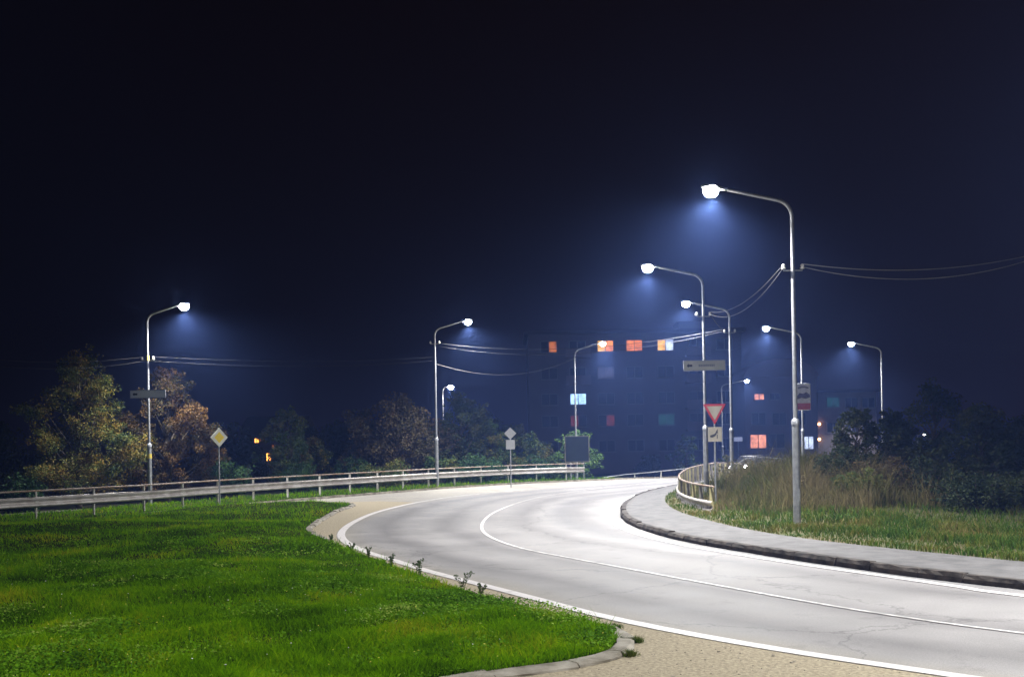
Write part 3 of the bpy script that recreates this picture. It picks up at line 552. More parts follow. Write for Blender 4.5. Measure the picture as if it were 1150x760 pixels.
def guardrail(name, L, side, zb, hr, sp, label, group, pm, hm, gz_, beam=True, hr_r=.03, posts_w=.07):
    o = empty(name, (L[0][0], L[0][1], 0)); off = Vector((-L[0][0], -L[0][1], 0)); tag(o, label, 'guardrail', group)
    L = np.asarray(L)[:, :2]; Lr = cr(L, .8); d = np.concatenate([[0], np.cumsum(np.linalg.norm(np.diff(Lr, axis=0), axis=1))])
    def sh(ob): ob.location = off; return ob
    if beam:
        mb = MB(); w_beam(Lr, zb[0], zb[1], side, mb); sh(mb.build('beam', galv_old, o))
    mb = MB(); mb.tube([(p[0], p[1], gz_(p)+hr) for p in offset(Lr, -side*.03)], hr_r, 8); sh(mb.build('handrail', hm, o))
    N = normals(Lr)*side; t = .3; k = 0
    while t < d[-1]:
        x, y = np.interp(t, d, Lr[:, 0]), np.interp(t, d, Lr[:, 1]); nx_, ny_ = np.interp(t, d, N[:, 0]), np.interp(t, d, N[:, 1]); g_ = gz_((x, y))
        mb = MB(); a = math.atan2(ny_, nx_); h = hr
        mb.box((x-nx_*.05, y-ny_*.05, g_+h/2-.05), (posts_w, .05, h+.08), a)
        if beam: mb.box((x-nx_*.005, y-ny_*.005, g_+(zb[0]+zb[1])/2), (.05, .12, .10), a)
        sh(mb.build('post', pm(k) if callable(pm) else pm, o)); t += sp; k += 1
    return o
zL = lambda p: float(base_z(p[0], p[1]))
rlv = rail_L[int(len(rail_L)*.12):]
guardrail('guardrail', rlv[::3], 1, (.44, .76), .95, 2.0, 'long steel guardrail with thin rusty handrail on top along the left outside of the bend', 'steel guardrails along the road', post_m, rust_rail, zL)
gr = [at(801, 576, PZ), at(789, 573.5, PZ), at(776, 569.5, PZ), at(765.5, 564, PZ), at(762, 558, PZ), at(763.5, 552.5, PZ), at(769, 546.5, PZ), at(777, 541.5, PZ), at(789, 537.5, PZ), at(803, 534, PZ), at(818, 530.5, PZ)]
gr = cr(gr, .6); gr = np.vstack([gr, cr([gr[-1]+np.array([1.2, 2.6]), gr[-1]+np.array([5, 9])], 2)])
guardrail('guardrail', gr, -1, (.14, .46), .74, 1.05, 'short curved guardrail with pale yellowish posts on the right beside the pavement', 'steel guardrails along the road', lambda k: yellowish if k % 2 == 0 else post_dark, rust_rail, lambda p: zL(p)+PZ, hr_r=.03, posts_w=.11)
fr = cr([at(690, 538.5, .0), (13, 62.6)], 1.2)
def rl(pts, Y, name, label, hr, sp, pm):
    L = cr([dp(px, py, Yy)[:2] for px, py, Yy in pts], 1.2)
    zz = [(dp(px, py, Yy)[0], dp(px, py, Yy)[2]) for px, py, Yy in pts]
    xs = [a for a, b in zz]; zs = [b-hr for a, b in zz]
    return guardrail('railing', L, 1, (0, 0), hr, sp, label, 'steel guardrails along the road', pm, galv, lambda p: float(np.interp(p[0], xs, zs)), beam=False, hr_r=.035, posts_w=.06)
# metal strip of the far railing drops with the land behind the crest
rl([(678, 536, 64), (700, 533, 64.5), (722, 531, 65), (760, 527, 66), (790, 523.5, 68)], 64, 'railing', 'low far railing across the road behind the crest, left of the lamp posts', .62, 1.9, post_m)
rl([(829, 520, 66), (838, 514.5, 67), (858, 513, 68), (885, 516, 70), (925, 517, 74), (960, 517, 78)], 66, 'railing', 'far dark railing rising behind the dead grass bank', .75, 1.5, post_dark)

# ------------------------------------------------------------------ street lamps
def make_lamp(px, py, Y, sgn, arm, label, sc=1.0, r=1.25, lens=None, ins=None, dot=False, power=1.0, groundz=None, tip=.22, thick=.086, bands=False, yaw=0, lit=True):
    x, _, zt = dp(px, py, Y)
    x0 = x
    z0 = groundz if groundz is not None else (PZ if Y < 58 and sgn < 0 else float(base_z(x, Y))-.05)
    o = empty('street_lamp', (x0, Y, z0)); tag(o, label, 'street lamp', 'tall curved arm street lamps'); H_ = zt-z0
    if yaw: o.rotation_euler.z = yaw
    hc = min(2.45, H_*.32)
    mb = MB(); mb.tube([(0, 0, -.15), (0, 0, hc)], thick, 16); mb.tube([(0, 0, 0), (0, 0, .03)], thick*1.7, 16); mb.box((0, -thick*1.0, .75), (.09, .02, .28)); mb.build('lower_pole', galv, o)
    mb = MB(); mb.tube([(0, 0, hc-.06), (0, 0, hc+.03), (0, 0, hc+.08)], [thick*1.15, thick*1.15, .06], 16); mb.build('collar', galv, o)
    br = .42*sc; mb = MB(); P = [(0, 0, hc+.05), (0, 0, H_-br*1.1)]
    for k in range(1, 9):
        a = k/8*math.radians(76); P.append((sgn*br*(1-math.cos(a)), 0, H_-br*1.1+br*math.sin(a)))
    e_ = P[-1]; al = arm-.55*sc-br; P.append((e_[0]+sgn*al, 0, e_[2]+al*tip))
    mb.tube(P, [.052]+[.044]*(len(P)-2)+[.032], 12); mb.build('arm', galv, o)
    ex, ez = P[-1][0], P[-1][2]
    # luminaire: cobra shaped, over the road
    hd = bpy.data.objects.new('luminaire', None)
    mb = MB(); Lh = .62*sc
    prof = [(0, .045, .045), (.10, .055, .05), (.22, .11, .07), (.38, .145, .085), (.52, .125, .07), (.60, .07, .04), (.62, .02, .02)]
    V = []; n = 14
    for (t, w, h) in prof:
        for k in range(n):
            a = 2*math.pi*k/n; zz = math.sin(a)*h; zz = zz if zz > 0 else zz*.35
            V.append((ex+sgn*t*sc, math.cos(a)*w*sc, ez+t*sc*tip*.6+zz*sc))
    mb.add(V, [(i*n+k, i*n+(k+1) % n, (i+1)*n+(k+1) % n, (i+1)*n+k) for i in range(len(prof)-1) for k in range(n)]+[tuple(range(n)), tuple(range((len(prof)-1)*n, len(prof)*n))], True)
    lum = mb.build('luminaire', head_m, o)
    lx, lz = ex+sgn*.39*sc, ez+.39*sc*tip*.6-.035*sc
    mb = MB(); mb.lathe([(a_*1.0, b_*r*1.15) for a_, b_ in ((.02, -.122), (.06, -.114), (.095, -.092), (.12, -.058), (.13, -.015), (.125, .02), (.10, .045))], (0, 0, 0), 18, 1.08*sc*r, 1.0*sc*r)
    ln = mb.build('lens', lens or lens_m, lum); ln.location = (lx, 0, lz)
    if ins:
        zi = dp(px, ins, Y)[2]-z0
        mb = MB(); mb.tube([(-.22, 0, zi-.1), (.22, 0, zi-.1)], .018, 8); mb.tube([(-.22, 0, zi-.1), (-.22, 0, zi)], .012, 6); mb.tube([(.22, 0, zi-.1), (.22, 0, zi)], .012, 6); mb.build('bracket', galv, o)
        for s2 in (-1, 1):
            mb = MB(); mb.lathe([(.02, -.07), (.055, -.06), (.055, -.035), (.03, -.02), (.045, 0), (.045, .03), (.022, .05)], (s2*.22, 0, zi), 12); mb.build('insulator', porcelain, o)
    if bands:
        for zb in bands:
            mb = MB(); z_ = dp(px, zb, Y)[2]-z0; mb.tube([(0, 0, z_-.09), (0, 0, z_+.09)], (thick*1.04 if z_ < hc else .062), 16); mb.build('yellow_band', yellow_m, o)
    if lit:
        ld = bpy.data.lights.new('lamp_light', 'SPOT'); ld.energy = LAMP_W*power; ld.color = LAMP_COL; ld.spot_size = math.radians(162); ld.spot_blend = .9; ld.shadow_soft_size = .10
        lo = bpy.data.objects.new('lamp_light', ld); S.collection.objects.link(lo); lo.parent = lum; lo.location = (lx, 0, lz-.175*sc*max(r, 1)); lo.rotation_euler = (0, math.radians(-10*sgn), 0)
    return dict(o=o, x=x0, y=Y, z0=z0, ins=(dp(px, ins, Y)[2]+.03 if ins else None))
yellow_m = mat('yellow band paint', (.65, .5, .08), .5)
lamp_A = make_lamp(889, 222, 24, -1, 2.15, 'nearest and tallest street lamp, standing in the grass by the right pavement', ins=299, r=1.3, groundz=.12)
lamp_B = make_lamp(789, 306, 34.4, -1, 2.1, 'street lamp behind the give way sign carrying a beige street name board', ins=352, r=1.3, power=.85)
lamp_C = make_lamp(819, 345, 43.5, -1, 2.1, 'third lamp on the right with two insulators, just right of the give way sign', ins=371, power=.8)
lamp_D = make_lamp(899.5, 372, 54, -1, 2.1, 'street lamp with the white and red poster on its pole')
lamp_E = make_lamp(989.5, 389, 63, -1, 2.1, 'rightmost far street lamp rising from behind the dark bushes')
lamp_L = make_lamp(165, 350, 41, 1, 1.75, 'leftmost street lamp in front of the autumn trees with yellow bands on its pole', bands=(402, 512), ins=402, r=1.3, groundz=-.1, tip=.3, power=.9)
lamp_M = make_lamp(488, 367, 51.8, 1, 1.95, 'second street lamp from the left, behind the long guardrail, with cables at its neck', ins=384, r=1.3, groundz=0, tip=.28)
lamp_F = make_lamp(645, 391, 61, 1, 1.95, 'street lamp just behind the dark board in front of the flats', groundz=-.1, tip=.3)
lamp_G = make_lamp(810, 431, 84, 1, 2.35, 'small far street lamp seen between the second and third right lamp posts', tip=.2, power=.8)
lamp_H = make_lamp(497, 434, 92, 1, 1.0, 'far street lamp showing just above the dark trees right of the second left post', tip=.2, power=.6, r=1.7)
lamp_I = make_lamp(940, 467, 115, 1, 2.6, 'short far lamp with a pale head beside the dark bushes on the right', tip=.3, lens=lens_far, power=.25, thick=.06)
lamp_J = make_lamp(1030, 487, 120, 1, 1.1, 'tiny far lamp shining through the dark trees on the right', lens=lens_far, power=.15, thick=.06)
lamp_K = make_lamp(0, 0, 10, -1, 2.15, 'street lamp beside the near pavement outside the right of the picture', groundz=.12, r=1.0)
k_ = lamp_K['o']; k_.location = (13.2, 11.5, .12); bpy.context.view_layer.update()
# that lamp is built again at the common height
for ch in list(k_.children_recursive): bpy.data.objects.remove(ch)
bpy.data.objects.remove(k_)
src = lamp_A['o']; k_ = copy_tree(src); k_.location = (13.6, 11.2, .12); tag(k_, 'street lamp beside the near pavement outside the right of the picture'); _l = [c for c in k_.children_recursive if c.type == 'LIGHT'][0]; _l.data = _l.data.copy(); _l.data.energy *= 1.45; lamp_K = dict(o=k_, x=13.6, y=11.2, z0=.12, ins=lamp_A['ins'])

k2 = copy_tree(lamp_L['o']); _l = [c for c in k2.children_recursive if c.type == 'LIGHT'][0]; _l.data = _l.data.copy(); _l.data.energy *= 1.2; k2.location = (-9, -1.5, .05); k2.rotation_euler.z = .5; tag(k2, 'unseen street lamp added behind the camera position to brighten the lawn')  # unseen lamp, added only for more light on the lawn
# cables
def cable(a, b, sag, label, r=.011, cm=None):
    a, b = Vector(a), Vector(b); mb = MB(); P = []
    for i in range(25):
        t = i/24; p = a.lerp(b, t); p.z -= sag*4*t*(1-t); P.append(p)
    mb.tube(P, r, 5); tag(mb.build('overhead_cable', cm or cable_m), label, 'cable', 'overhead cables between the lamp posts')
def ip(l, s2, dz=0): return (l['x']+s2*.22, l['y'], l['ins']+dz)
cable(ip(lamp_A, 1, .02), dp(1168, 284, 27), .28, 'upper cable running right from the nearest lamp post', .012, cable_b)
cable(ip(lamp_A, 1, -.05), dp(1168, 288, 26), .42, 'lower cable running right from the nearest lamp post', .011, cable_b)
cable(ip(lamp_A, -1, .02), ip(lamp_B, 1, .02), .35, 'upper slack cable between the nearest lamp and the one behind the give way sign', .009)
cable(ip(lamp_A, -1, -.06), ip(lamp_B, 1, -.04), .5, 'lower slack cable between the nearest lamp and the one behind the give way sign', .009)
cable(ip(lamp_B, 1), ip(lamp_C, -1), .12, 'short cable between the second and third right lamp posts')
cable(ip(lamp_C, -1, .03), ip(lamp_M, 1, -.1), .55, 'upper long cable crossing the road to the second left lamp', .010)
cable(ip(lamp_C, -1, -.05), ip(lamp_M, 1, -.25), .7, 'lower long cable crossing the road to the second left lamp', .008)
cable(dp(644, 403, 61), dp(488, 408, 51.8), .75, 'sagging cable from the lamp before the flats to the second left lamp', .015)
cable(dp(487, 401, 51.8), ip(lamp_L, 1, .02), .2, 'upper cable from the second left lamp to the leftmost lamp', .003)
cable(dp(487, 405, 51.8), ip(lamp_L, 1, -.15), .25, 'lower cable from the second left lamp to the leftmost lamp', .003)
cable(ip(lamp_L, -1, .02), dp(-30, 401, 36), .2, 'upper cable leaving the leftmost lamp towards the left edge', .003)
cable(ip(lamp_L, -1, -.15), dp(-30, 408, 36), .25, 'lower cable leaving the leftmost lamp towards the left edge', .003)

# ------------------------------------------------------------------ signs
dimface = mat('shade toned sign face', (.30, .27, .22), .6, col2=(.24, .22, .17), nscale=4)  # darker face colour imitates the shade of a sign lit from behind
alu = mat('aluminium sign back', (.42, .43, .43), .5, .3)
sw_ = mat('white sign face', (.66, .66, .6), .45); sy = mat('yellow sign face', (.85, .62, .02), .4); sred = mat('red sign border', (.30, .012, .025), .5)
cream = mat('cream sign face', (.56, .55, .43), .5, col2=(.46, .46, .36), nscale=3); grey_f = mat('grey board face', (.62, .63, .62), .5, col2=(.52, .53, .53), nscale=3); greybar = mat('faded lettering', (.22, .24, .24), .6)
def board(px, py, Y, w, h, label, l_text):
    x, y, z = dp(px, py, Y); o = empty('street_name_board', (x, y-.10, z)); tag(o, label, 'sign', 'street name boards on lamp posts'); o.rotation_euler.y = math.radians(-.3)
    mb = MB(); mb.box((0, 0, 0), (w, .04, h)); mb.build('panel', cream if l_text else grey_f, o, .006)
    mb = MB()
    for a, b, c, d in ((0, h/2+.012, w+.03, .024), (0, -h/2-.012, w+.03, .024), (-w/2-.012, 0, .024, h), (w/2+.012, 0, .024, h)): mb.box((a, 0, b), (c, .055, d))
    mb.build('frame', galv, o)
    mb = MB(); ax = -w/2+.17   # arrow pointing left, painted on the panel
    mb.prism([(ax-.09, 0), (ax-.02, .07), (ax-.02, .035), (ax+.10, .035), (ax+.10, -.035), (ax-.02, -.035), (ax-.02, -.07)], -.026, -.021); mb.build('arrow', black, o)
    if l_text:
        mb = MB(); xx = -.20
        for i, cw in enumerate((.05, .055, .04, .055, .05, .045, .055, .05, .04)):
            mb.box((xx+cw/2, -.0225, 0), (cw, .004, .075)); xx += cw+.012
        mb.build('lettering', greybar, o)
    mb = MB(); mb.box((0, .055, h*.2), (.14, .06, .04)); mb.box((0, .055, -h*.2), (.14, .06, .04)); mb.build('clamp', galv, o)
board(790.5, 410.5, 34.3, 1.36, .30, 'beige street name board with black arrow on the lamp post behind the give way sign', True)
board(167, 442.5, 40.9, 1.36, .27, 'grey street name board with black arrow on the leftmost lamp post', False)
# priority road sign
def sign_post(o, h, r=.028, m=None):
    mb = MB(); mb.tube([(0, 0, -.2), (0, 0, h)], r, 10); return mb.build('post', m or galv, o)
x, y, zt = dp(245.5, 491, 38); o = empty('priority_sign', (x, y, .12), math.radians(48)); tag(o, 'yellow and white diamond sign on a thin post before the long guardrail', 'road sign')
sign_post(o, zt-.12+.35)
zc = zt-.12; mb = MB(); d_ = .36
def dia(s): return [(-s, zc), (0, zc-s), (s, zc), (0, zc+s)]
mb.prism(dia(d_), -.045, -.03); mb.build('white_border', sw_, o); mb = MB(); mb.prism(dia(d_*.58), -.050, -.0452); mb.build('yellow_face', sy, o)
# grey sign backs
x, y, zt = dp(573, 486.5, 50.6); o = empty('sign_back', (x, y, 0)); tag(o, 'diamond sign and square plate seen from the back behind the guardrail', 'road sign'); sign_post(o, zt+.1)
mb = MB(); s = .30; mb.prism([(-s, zt), (0, zt-s), (s, zt), (0, zt+s)], -.05, -.035); mb.build('diamond_panel', alu, o)
z2 = dp(573, 499, 50.6)[2]; mb = MB(); mb.box((0, -.042, z2), (.44, .014, .46)); mb.box((-.19, -.052, z2), (.02, .008, .44)); mb.box((.19, -.052, z2), (.02, .008, .44)); mb.build('square_plate', alu, o)
# give way sign
x, y, zt = dp(802, 453.5, 31); o = empty('give_way_sign', (x, y, PZ)); tag(o, 'red bordered give way triangle over a small square plate behind the short right guardrail', 'road sign')
zt -= PZ; sign_post(o, zt-.05, .03); mb = MB(); w = .35; hh_ = .62
def tri(k, c=.0): zz = zt-.21; return [(-w*k, zz+.21*k), (0, zz-(hh_-.21)*k), (w*k, zz+.21*k)]
mb.prism(tri(1), -.05, -.034); mb.build('red_border', sred, o); mb = MB(); mb.prism(tri(.68), -.055, -.0502); mb.build('face', dimface, o)
zc = dp(802, 487.5, 31)[2]-PZ
mb = MB(); mb.box((0, -.04, zc), (.42, .012, .44)); mb.build('plate', dimface, o)
mb = MB(); yy = (-.0495, -.0465)      # bent main road arrow with a side road
arc = [(-.15, -.06), (-.08, -.055), (.0, -.015), (.045, .05)]
th = [.028, .04, .038, .034]
up = [(a-.0, b+t) for (a, b), t in zip(arc, th)]; dn = [(a+.01, b-t) for (a, b), t in zip(arc, th)]
mb.prism([(a, zc+b) for a, b in up]+[(a, zc+b) for a, b in dn[::-1]], *yy)
mb.prism([(.02, zc+.06), (.085, zc+.02), (.085, zc+.17)], *yy); mb.prism([(.055, zc-.13), (.08, zc-.13), (.08, zc-.01), (.055, zc-.01)], *yy); mb.build('road_symbol', black, o)
# dark board
x, y, z = dp(648, 504, 60); zb = -.1; o = empty('notice_board', (x, y, zb)); tag(o, 'dark blank board on two posts beyond the far end of the long guardrail', 'board')
mb = MB(); mb.box((0, 0, z-zb), (1.36, .05, 1.45)); mb.build('panel', mat('dark panel back', (.018, .026, .034), .8, spec=.2, col2=(.012, .018, .024), nscale=2), o, .01)
mb = MB()
for k in (-.70, .70): mb.box((k, 0, z-zb), (.04, .07, 1.53))
for k in (-.745, .745): mb.box((0, 0, z-zb+k), (1.36, .07, .04))
mb.build('frame', post_dark, o)
for k in (-.38, .38): mb = MB(); mb.tube([(k, .05, -.2), (k, .05, z-zb+.8)], .035, 8); mb.build('post', galv, o)
# poster on lamp D
x, y, z = dp(902, 445.5, 53.8); o = empty('advertising_poster', (x, y, z)); tag(o, 'white poster with dark shape and red lower band hung on a far right lamp post', 'poster')
mb = MB(); mb.box((0, 0, 0), (.76, .03, 1.36)); mb.build('panel', mat('poster white', (.85, .82, .85), .5, col2=(.68, .65, .70), nscale=6), o)
mb = MB(); mb.box((0, -.0175, -.50), (.74, .003, .34)); mb.build('red_band', mat('poster red', (.48, .05, .07), .5, col2=(.6, .16, .15), nscale=14), o)
mb = MB(); mb.prism([(-.34, .02), (-.2, .2), (.0, .16), (.16, .25), (.33, .12), (.36, -.02), (.12, -.1), (-.1, -.04), (-.3, -.12)], -.019, -.0165); mb.build('dark_motif', mat('poster dark', (.10, .06, .08), .5, col2=(.2, .17, .2), nscale=9), o)
mb = MB(); mb.prism([(-.3, .5), (-.1, .56), (.1, .56), (.3, .5), (.26, .42), (.08, .47), (-.08, .47), (-.26, .42)], -.019, -.0165); mb.build('curved_lettering', mat('poster grey', (.25, .24, .27), .5), o)
mb = MB(); mb.tube([(-.32, .04, .69), (.32, .04, .69)], .018, 6); mb.tube([(-.32, .04, -.69), (.32, .04, -.69)], .018, 6); mb.build('bracket', galv, o)

# ------------------------------------------------------------------ buildings
wall_a = mat('rendered wall', (.15, .12, .125), .9, col2=(.125, .10, .105), nscale=.5); wall_b = mat('pale rendered wall', (.23, .17, .19), .9, col2=(.19, .15, .165), nscale=.5)
wall_c = mat('grey wall', (.22, .185, .175), .9, col2=(.18, .15, .14), nscale=.5); roof_m = mat('dark roof', (.07, .06, .06), .9)
glass_m = mat('dark window glass', (.02, .022, .03), .45, spec=.2); frame_m = mat('window frame', (.19, .18, .19), .6)
def lit(name, c, s): 
    m = mat('lit pane '+name, (.1, .1, .1), .4, emit=c, estr=s); t = m.node_tree; b = t.nodes['Principled BSDF']
    n = t.nodes.new('ShaderNodeTexNoise'); n.inputs['Scale'].default_value = 2.2; g_ = t.nodes.new('ShaderNodeNewGeometry'); t.links.new(g_.outputs['Position'], n.inputs['Vector'])
    mr = t.nodes.new('ShaderNodeMapRange'); mr.inputs[1].default_value = .3; mr.inputs[2].default_value = .7; mr.inputs[3].default_value = s*.5; mr.inputs[4].default_value = s*1.3; t.links.new(n.outputs['Fac'], mr.inputs[0]); t.links.new(mr.outputs[0], b.inputs['Emission Strength']); return m
LIT = {'o': lit('orange', (1, .27, .05), .9), 'od': lit('dim orange', (1, .27, .05), .33), 'r': lit('red orange', (1, .26, .06), .72), 'y': lit('warm', (1, .48, .10), .9), 'w': lit('white', (.62, .72, 1), .9), 'b': lit('bluish', (.38, .62, 1), 1.2),
       't': lit('teal', (.04, .26, .28), .14), 'rd': lit('dim red', (.8, .10, .07), .10), 'l': lit('lavender', (.3, .32, .6), .12), 'p': lit('pink', (1, .36, .22), .75), 'td': lit('dim teal', (.03, .22, .24), .15)}
def window(o, x, z, w, h, k, yf, lab=None, sill=True):
    """hole-less opening: recessed box frame set on the wall, panes inside"""
    mb = MB(); t = .07
    mb.box((x, yf-.03, z+h/2-t/2), (w, .12, t)); mb.box((x, yf-.03, z-h/2+t/2), (w, .12, t))
    for s2 in (-1, 1): mb.box((x+s2*(w/2-t/2), yf-.03, z), (t, .12, h-2*t))
    mb.box((x, yf-.02, z), (t, .08, h-2*t))
    if sill: mb.box((x, yf-.08, z-h/2-.04), (w+.2, .18, .06))
    f = mb.build('window', frame_m, o)
    if lab: f['label'] = lab
    ks = k if isinstance(k, tuple) else (k, k)
    for s2, kk in zip((-1, 1), ks):
        mb = MB(); mb.box((x+s2*(w/4-t/8), yf-.012, z), (w/2-t*1.3, .015, h-2*t)); mb.build('pane', LIT[kk] if kk else glass_m, f)
def block(name, px0, px1, py_roof, Y, depth, wm, label, zg=-1.4, roof='flat'):
    x0, _, zt = dp(px0, py_roof, Y); x1 = dp(px1, py_roof, Y)[0]; o = empty(name, ((x0+x1)/2, Y+depth/2, zg)); tag(o, label, 'building'); W_ = x1-x0; H_ = zt-zg
    mb = MB(); mb.box((0, 0, H_/2), (W_, depth, H_)); mb.build('wall', wm, o)
    return o, W_, H_, (x0+x1)/2, -depth/2, zg
Y0 = 112
o, W_, H_, cx, yf, zg = block('apartment_building', 593, 832, 376, Y0, 12, wall_a, 'large hazy apartment block with red, orange and blue lit windows behind the road')
mb = MB(); mb.box((0, 0, H_+.18), (W_+.9, 12.9, .36)); mb.build('roof', roof_m, o)
mb = MB(); mb.box((W_*.3, 0, H_+1.0), (3, 4, 1.3)); mb.build('roof_hut', wall_a, o)
zr = [dp(680, p, Y0)[2]-zg for p in (388.5, 418.5, 447.5, 472)]; zr.append(zr[-1]-2.8)
cols = [617, 649, 680.5, 713, 748, 783, 814]
litmap = {(0, 0): (None, 'od'), (0, 2): ('y', 'o'), (0, 3): ('r', 'r'), (0, 4): ('y', 'w'), (1, 2): 'l', (2, 1): 'b', (3, 1): ('rd', None), (3, 2): (None, 'rd'), (3, 4): 't'}
for r_ in range(5):
    for c2, px in enumerate(cols): window(o, dp(px, 430, Y0)[0]-cx, zr[r_], 1.82, 1.28, litmap.get((r_, c2)), yf)
for c2 in (1, 5):
    for r_ in (0, 1, 2, 3):
        mb = MB()
        if (r_, c2) in litmap: continue
        bx = dp(cols[c2], 430, Y0)[0]-cx; mb.box((bx, yf-.6, zr[r_]-1.25), (2.7, 1.2, .14)); mb.box((bx, yf-1.17, zr[r_]-.75), (2.7, .05, .9)); mb.build('balcony', wall_b, o)
o, W_, H_, cx, yf, zg = block('apartment_building', 836, 917, 424, 106, 14, wall_b, 'middle building with a curved roof and pink lit windows behind the poster lamp', -1.4)
mb = MB(); a = [(W_/2*math.cos(math.pi*k/14)*1.03, H_+.003+1.9*math.sin(math.pi*k/14)) for k in range(15)]; mb.prism(a, yf-.3, -yf+.3); mb.build('roof', wall_b, o)
for px, py, w, h, k in ((852.5, 445.5, 1.1, .7, ('p', 'p')), (851.5, 495.5, 1.75, 1.5, ('p', 'p')), (870, 445, 1.1, .7, None), (872, 495, 1.75, 1.5, None), (897, 470, 1.5, 1.3, None), (908, 497, 1.1, 1.4, 'w'), (852, 470, 1.5, 1.3, None), (875, 470, 1.5, 1.3, None)):
    x, _, z = dp(px, py, 106); window(o, x-cx, z-zg, w, h, k, yf)
o, W_, H_, cx, yf, zg = block('apartment_building', 918, 984, 441, 118, 12, wall_c, 'low far building with one teal window at the right behind the bushes', -1.4)
mb = MB(); mb.box((0, 0, H_+.15), (W_+.8, 12.8, .3)); mb.build('roof', roof_m, o)
for px, py, k in ((935.5, 451.5, 'td'), (956, 452, None), (975, 452, None), (956, 480, None), (935.5, 480, None), (975, 480, None)):
    x, _, z = dp(px, py, 118); window(o, x-cx, z-zg, 1.5, 1.2, k, yf)
wl = mat('lit wall lamp', (.9, .7, .5), .4, emit=(1, .5, .2), estr=9)
for py in (476, 493):
    x, _, z = dp(919.5, py, 118); mb = MB(); mb.lathe([(.03, -.16), (.13, -.12), (.16, 0), (.13, .1), (.04, .14)], (x-cx, yf-.2, z-zg), 12); mb.box((x-cx, yf-.05, z-zg), (.1, .14, .1)); mb.build('wall_lamp', wl, o)
# white car-park sign-like lit box by the middle building
x, _, z = dp(829, 493, 104); zb = float(base_z(x, 104)); o = empty('lit_sign_box', (x, 104, zb)); tag(o, 'small dim whitish sign left of the pink lit window', 'sign')
mb = MB(); mb.box((0, 0, z-zb), (.85, .12, .42)); mb.build('panel', mat('dim sign face', (.5, .5, .55), .5, emit=(.5, .55, .8), estr=.28), o); mb = MB(); mb.tube([(0, .02, -.1), (0, .02, z-zb-.2)], .05, 8); mb.build('post', galv, o)
# dark house behind the left trees with small orange windows
o, W_, H_, cx, yf, zg = block('house', 268, 334, 490, 92, 9, wall_c, 'dark house behind the left trees with tiny orange windows', -1.4)
mb = MB(); mb.add([(-W_/2-.3, yf-.3, H_), (W_/2+.3, yf-.3, H_), (W_/2+.3, -yf+.3, H_), (-W_/2-.3, -yf+.3, H_), (-W_/2-.3, 0, H_+1.9), (W_/2+.3, 0, H_+1.9)], [(0, 1, 5, 4), (3, 4, 5, 2), (0, 4, 3), (1, 2, 5), (0, 3, 2, 1)]); mb.build('roof', roof_m, o)
LIT['oo'] = lit('deep orange', (1, .36, .06), 3.0)
for px, py, w, h, k in ((288.5, 494.5, .5, .5, 'oo'), (294.5, 493.5, .55, .35, 'od'), (308, 501, .5, .4, 'od'), (302, 513, .55, .8, 'oo')):
    x, _, z = dp(px, py, 92); window(o, x-cx, z-zg, w, h, k, yf, sill=False)

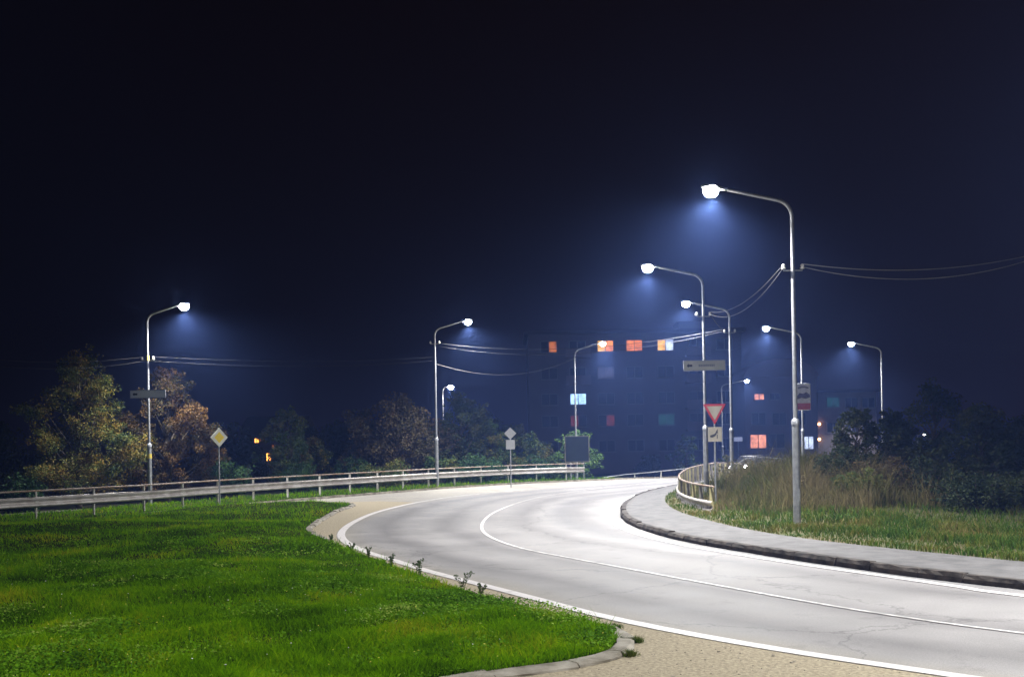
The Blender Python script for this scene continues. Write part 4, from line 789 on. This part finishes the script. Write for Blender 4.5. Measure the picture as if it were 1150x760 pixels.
# ------------------------------------------------------------------ car coming up behind the bank
xc, yc = dp(829, 524, 76)[:2]; zc = float(base_z(xc, yc)); car = empty('parked_car', (xc, yc, zc), math.radians(-38)); tag(car, 'light coloured car with lit headlights coming up the road behind the grass bank', 'car')
paint = mat('silver car paint', (.35, .35, .37), .3, .5, coat=.6)
mb = MB(); prof = [(-.0, .28), (0, .62), (.12, .78), (1.0, .93), (1.7, 1.42), (2.9, 1.46), (3.7, 1.05), (4.15, .98), (4.2, .35), (3.75, .28), (3.6, .5), (3.3, .6), (3.0, .5), (2.9, .26), (1.3, .26), (1.2, .5), (.9, .6), (.6, .5), (.5, .28)]
for (w0, w1) in ((-.82, .82),):
    V = [(w0*(1 if z < 1 else .8), y_, z) for y_, z in prof]+[(w1*(1 if z < 1 else .8), y_, z) for y_, z in prof]; n = len(prof)
    mb.add(V, [tuple(range(n))[::-1], tuple(range(n, 2*n))]+[(i, (i+1) % n, n+(i+1) % n, n+i) for i in range(n)])
mb.build('body', paint, car, .03)
mb = MB(); mb.add([(-.74, 1.02, .96), (.74, 1.02, .96), (.64, 1.62, 1.36), (-.64, 1.62, 1.36)], [(0, 1, 2, 3)]); mb.v = [(a, b-.03, c+.02) for a, b, c in mb.v]; mb.build('windscreen', glass_m, car)
for sx in (-1, 1):
    for yy in (.9, 3.3):
        mb = MB(); mb.tube([(sx*.66, yy, .3), (sx*.84, yy, .3)], .3, 20); w_ = mb.build('wheel', rubber, car); mb = MB(); mb.tube([(sx*.84, yy, .3), (sx*.848, yy, .3)], .18, 16); mb.build('rim', galv, w_)
    mb = MB(); mb.lathe([(.04, -.11), (.12, -.075), (.15, 0), (.12, .075), (.04, .11)], (sx*.6, .0, .66), 14, 1.3, .6); mb.build('headlight', mat('lit headlight', (.9, .9, .9), .3, emit=(1, .86, .92), estr=90), car)
    ld = bpy.data.lights.new('headlight_beam', 'SPOT'); ld.energy = 350; ld.spot_size = math.radians(50); ld.spot_blend = .6; ld.color = (1, .88, .92); lo = bpy.data.objects.new('headlight_beam', ld); S.collection.objects.link(lo); lo.parent = car; lo.location = (sx*.6, -.14, .66); lo.rotation_euler = (math.radians(-86), 0, 0)
mb = MB(); mb.box((0, -.004, .50), (.8, .02, .12)); mb.build('grille', black, car)

# ------------------------------------------------------------------ the night air
mb = MB(); mb.box((0, 60, 6.5), (280, 190, 18.0)); hz = mb.build('haze', None); hz.data.materials.clear()
m = bpy.data.materials.new('night haze'); m.use_nodes = True; t = m.node_tree; t.nodes.remove(t.nodes['Principled BSDF'])
pv = t.nodes.new('ShaderNodeVolumePrincipled'); pv.inputs['Color'].default_value = (.17, .29, .80, 1); pv.inputs['Density'].default_value = HAZE; pv.inputs['Anisotropy'].default_value = .62
t.links.new(pv.outputs[0], t.nodes['Material Output'].inputs['Volume']); hz.data.materials.append(m); tag(hz, 'thin bluish night haze', 'haze', kind='stuff')
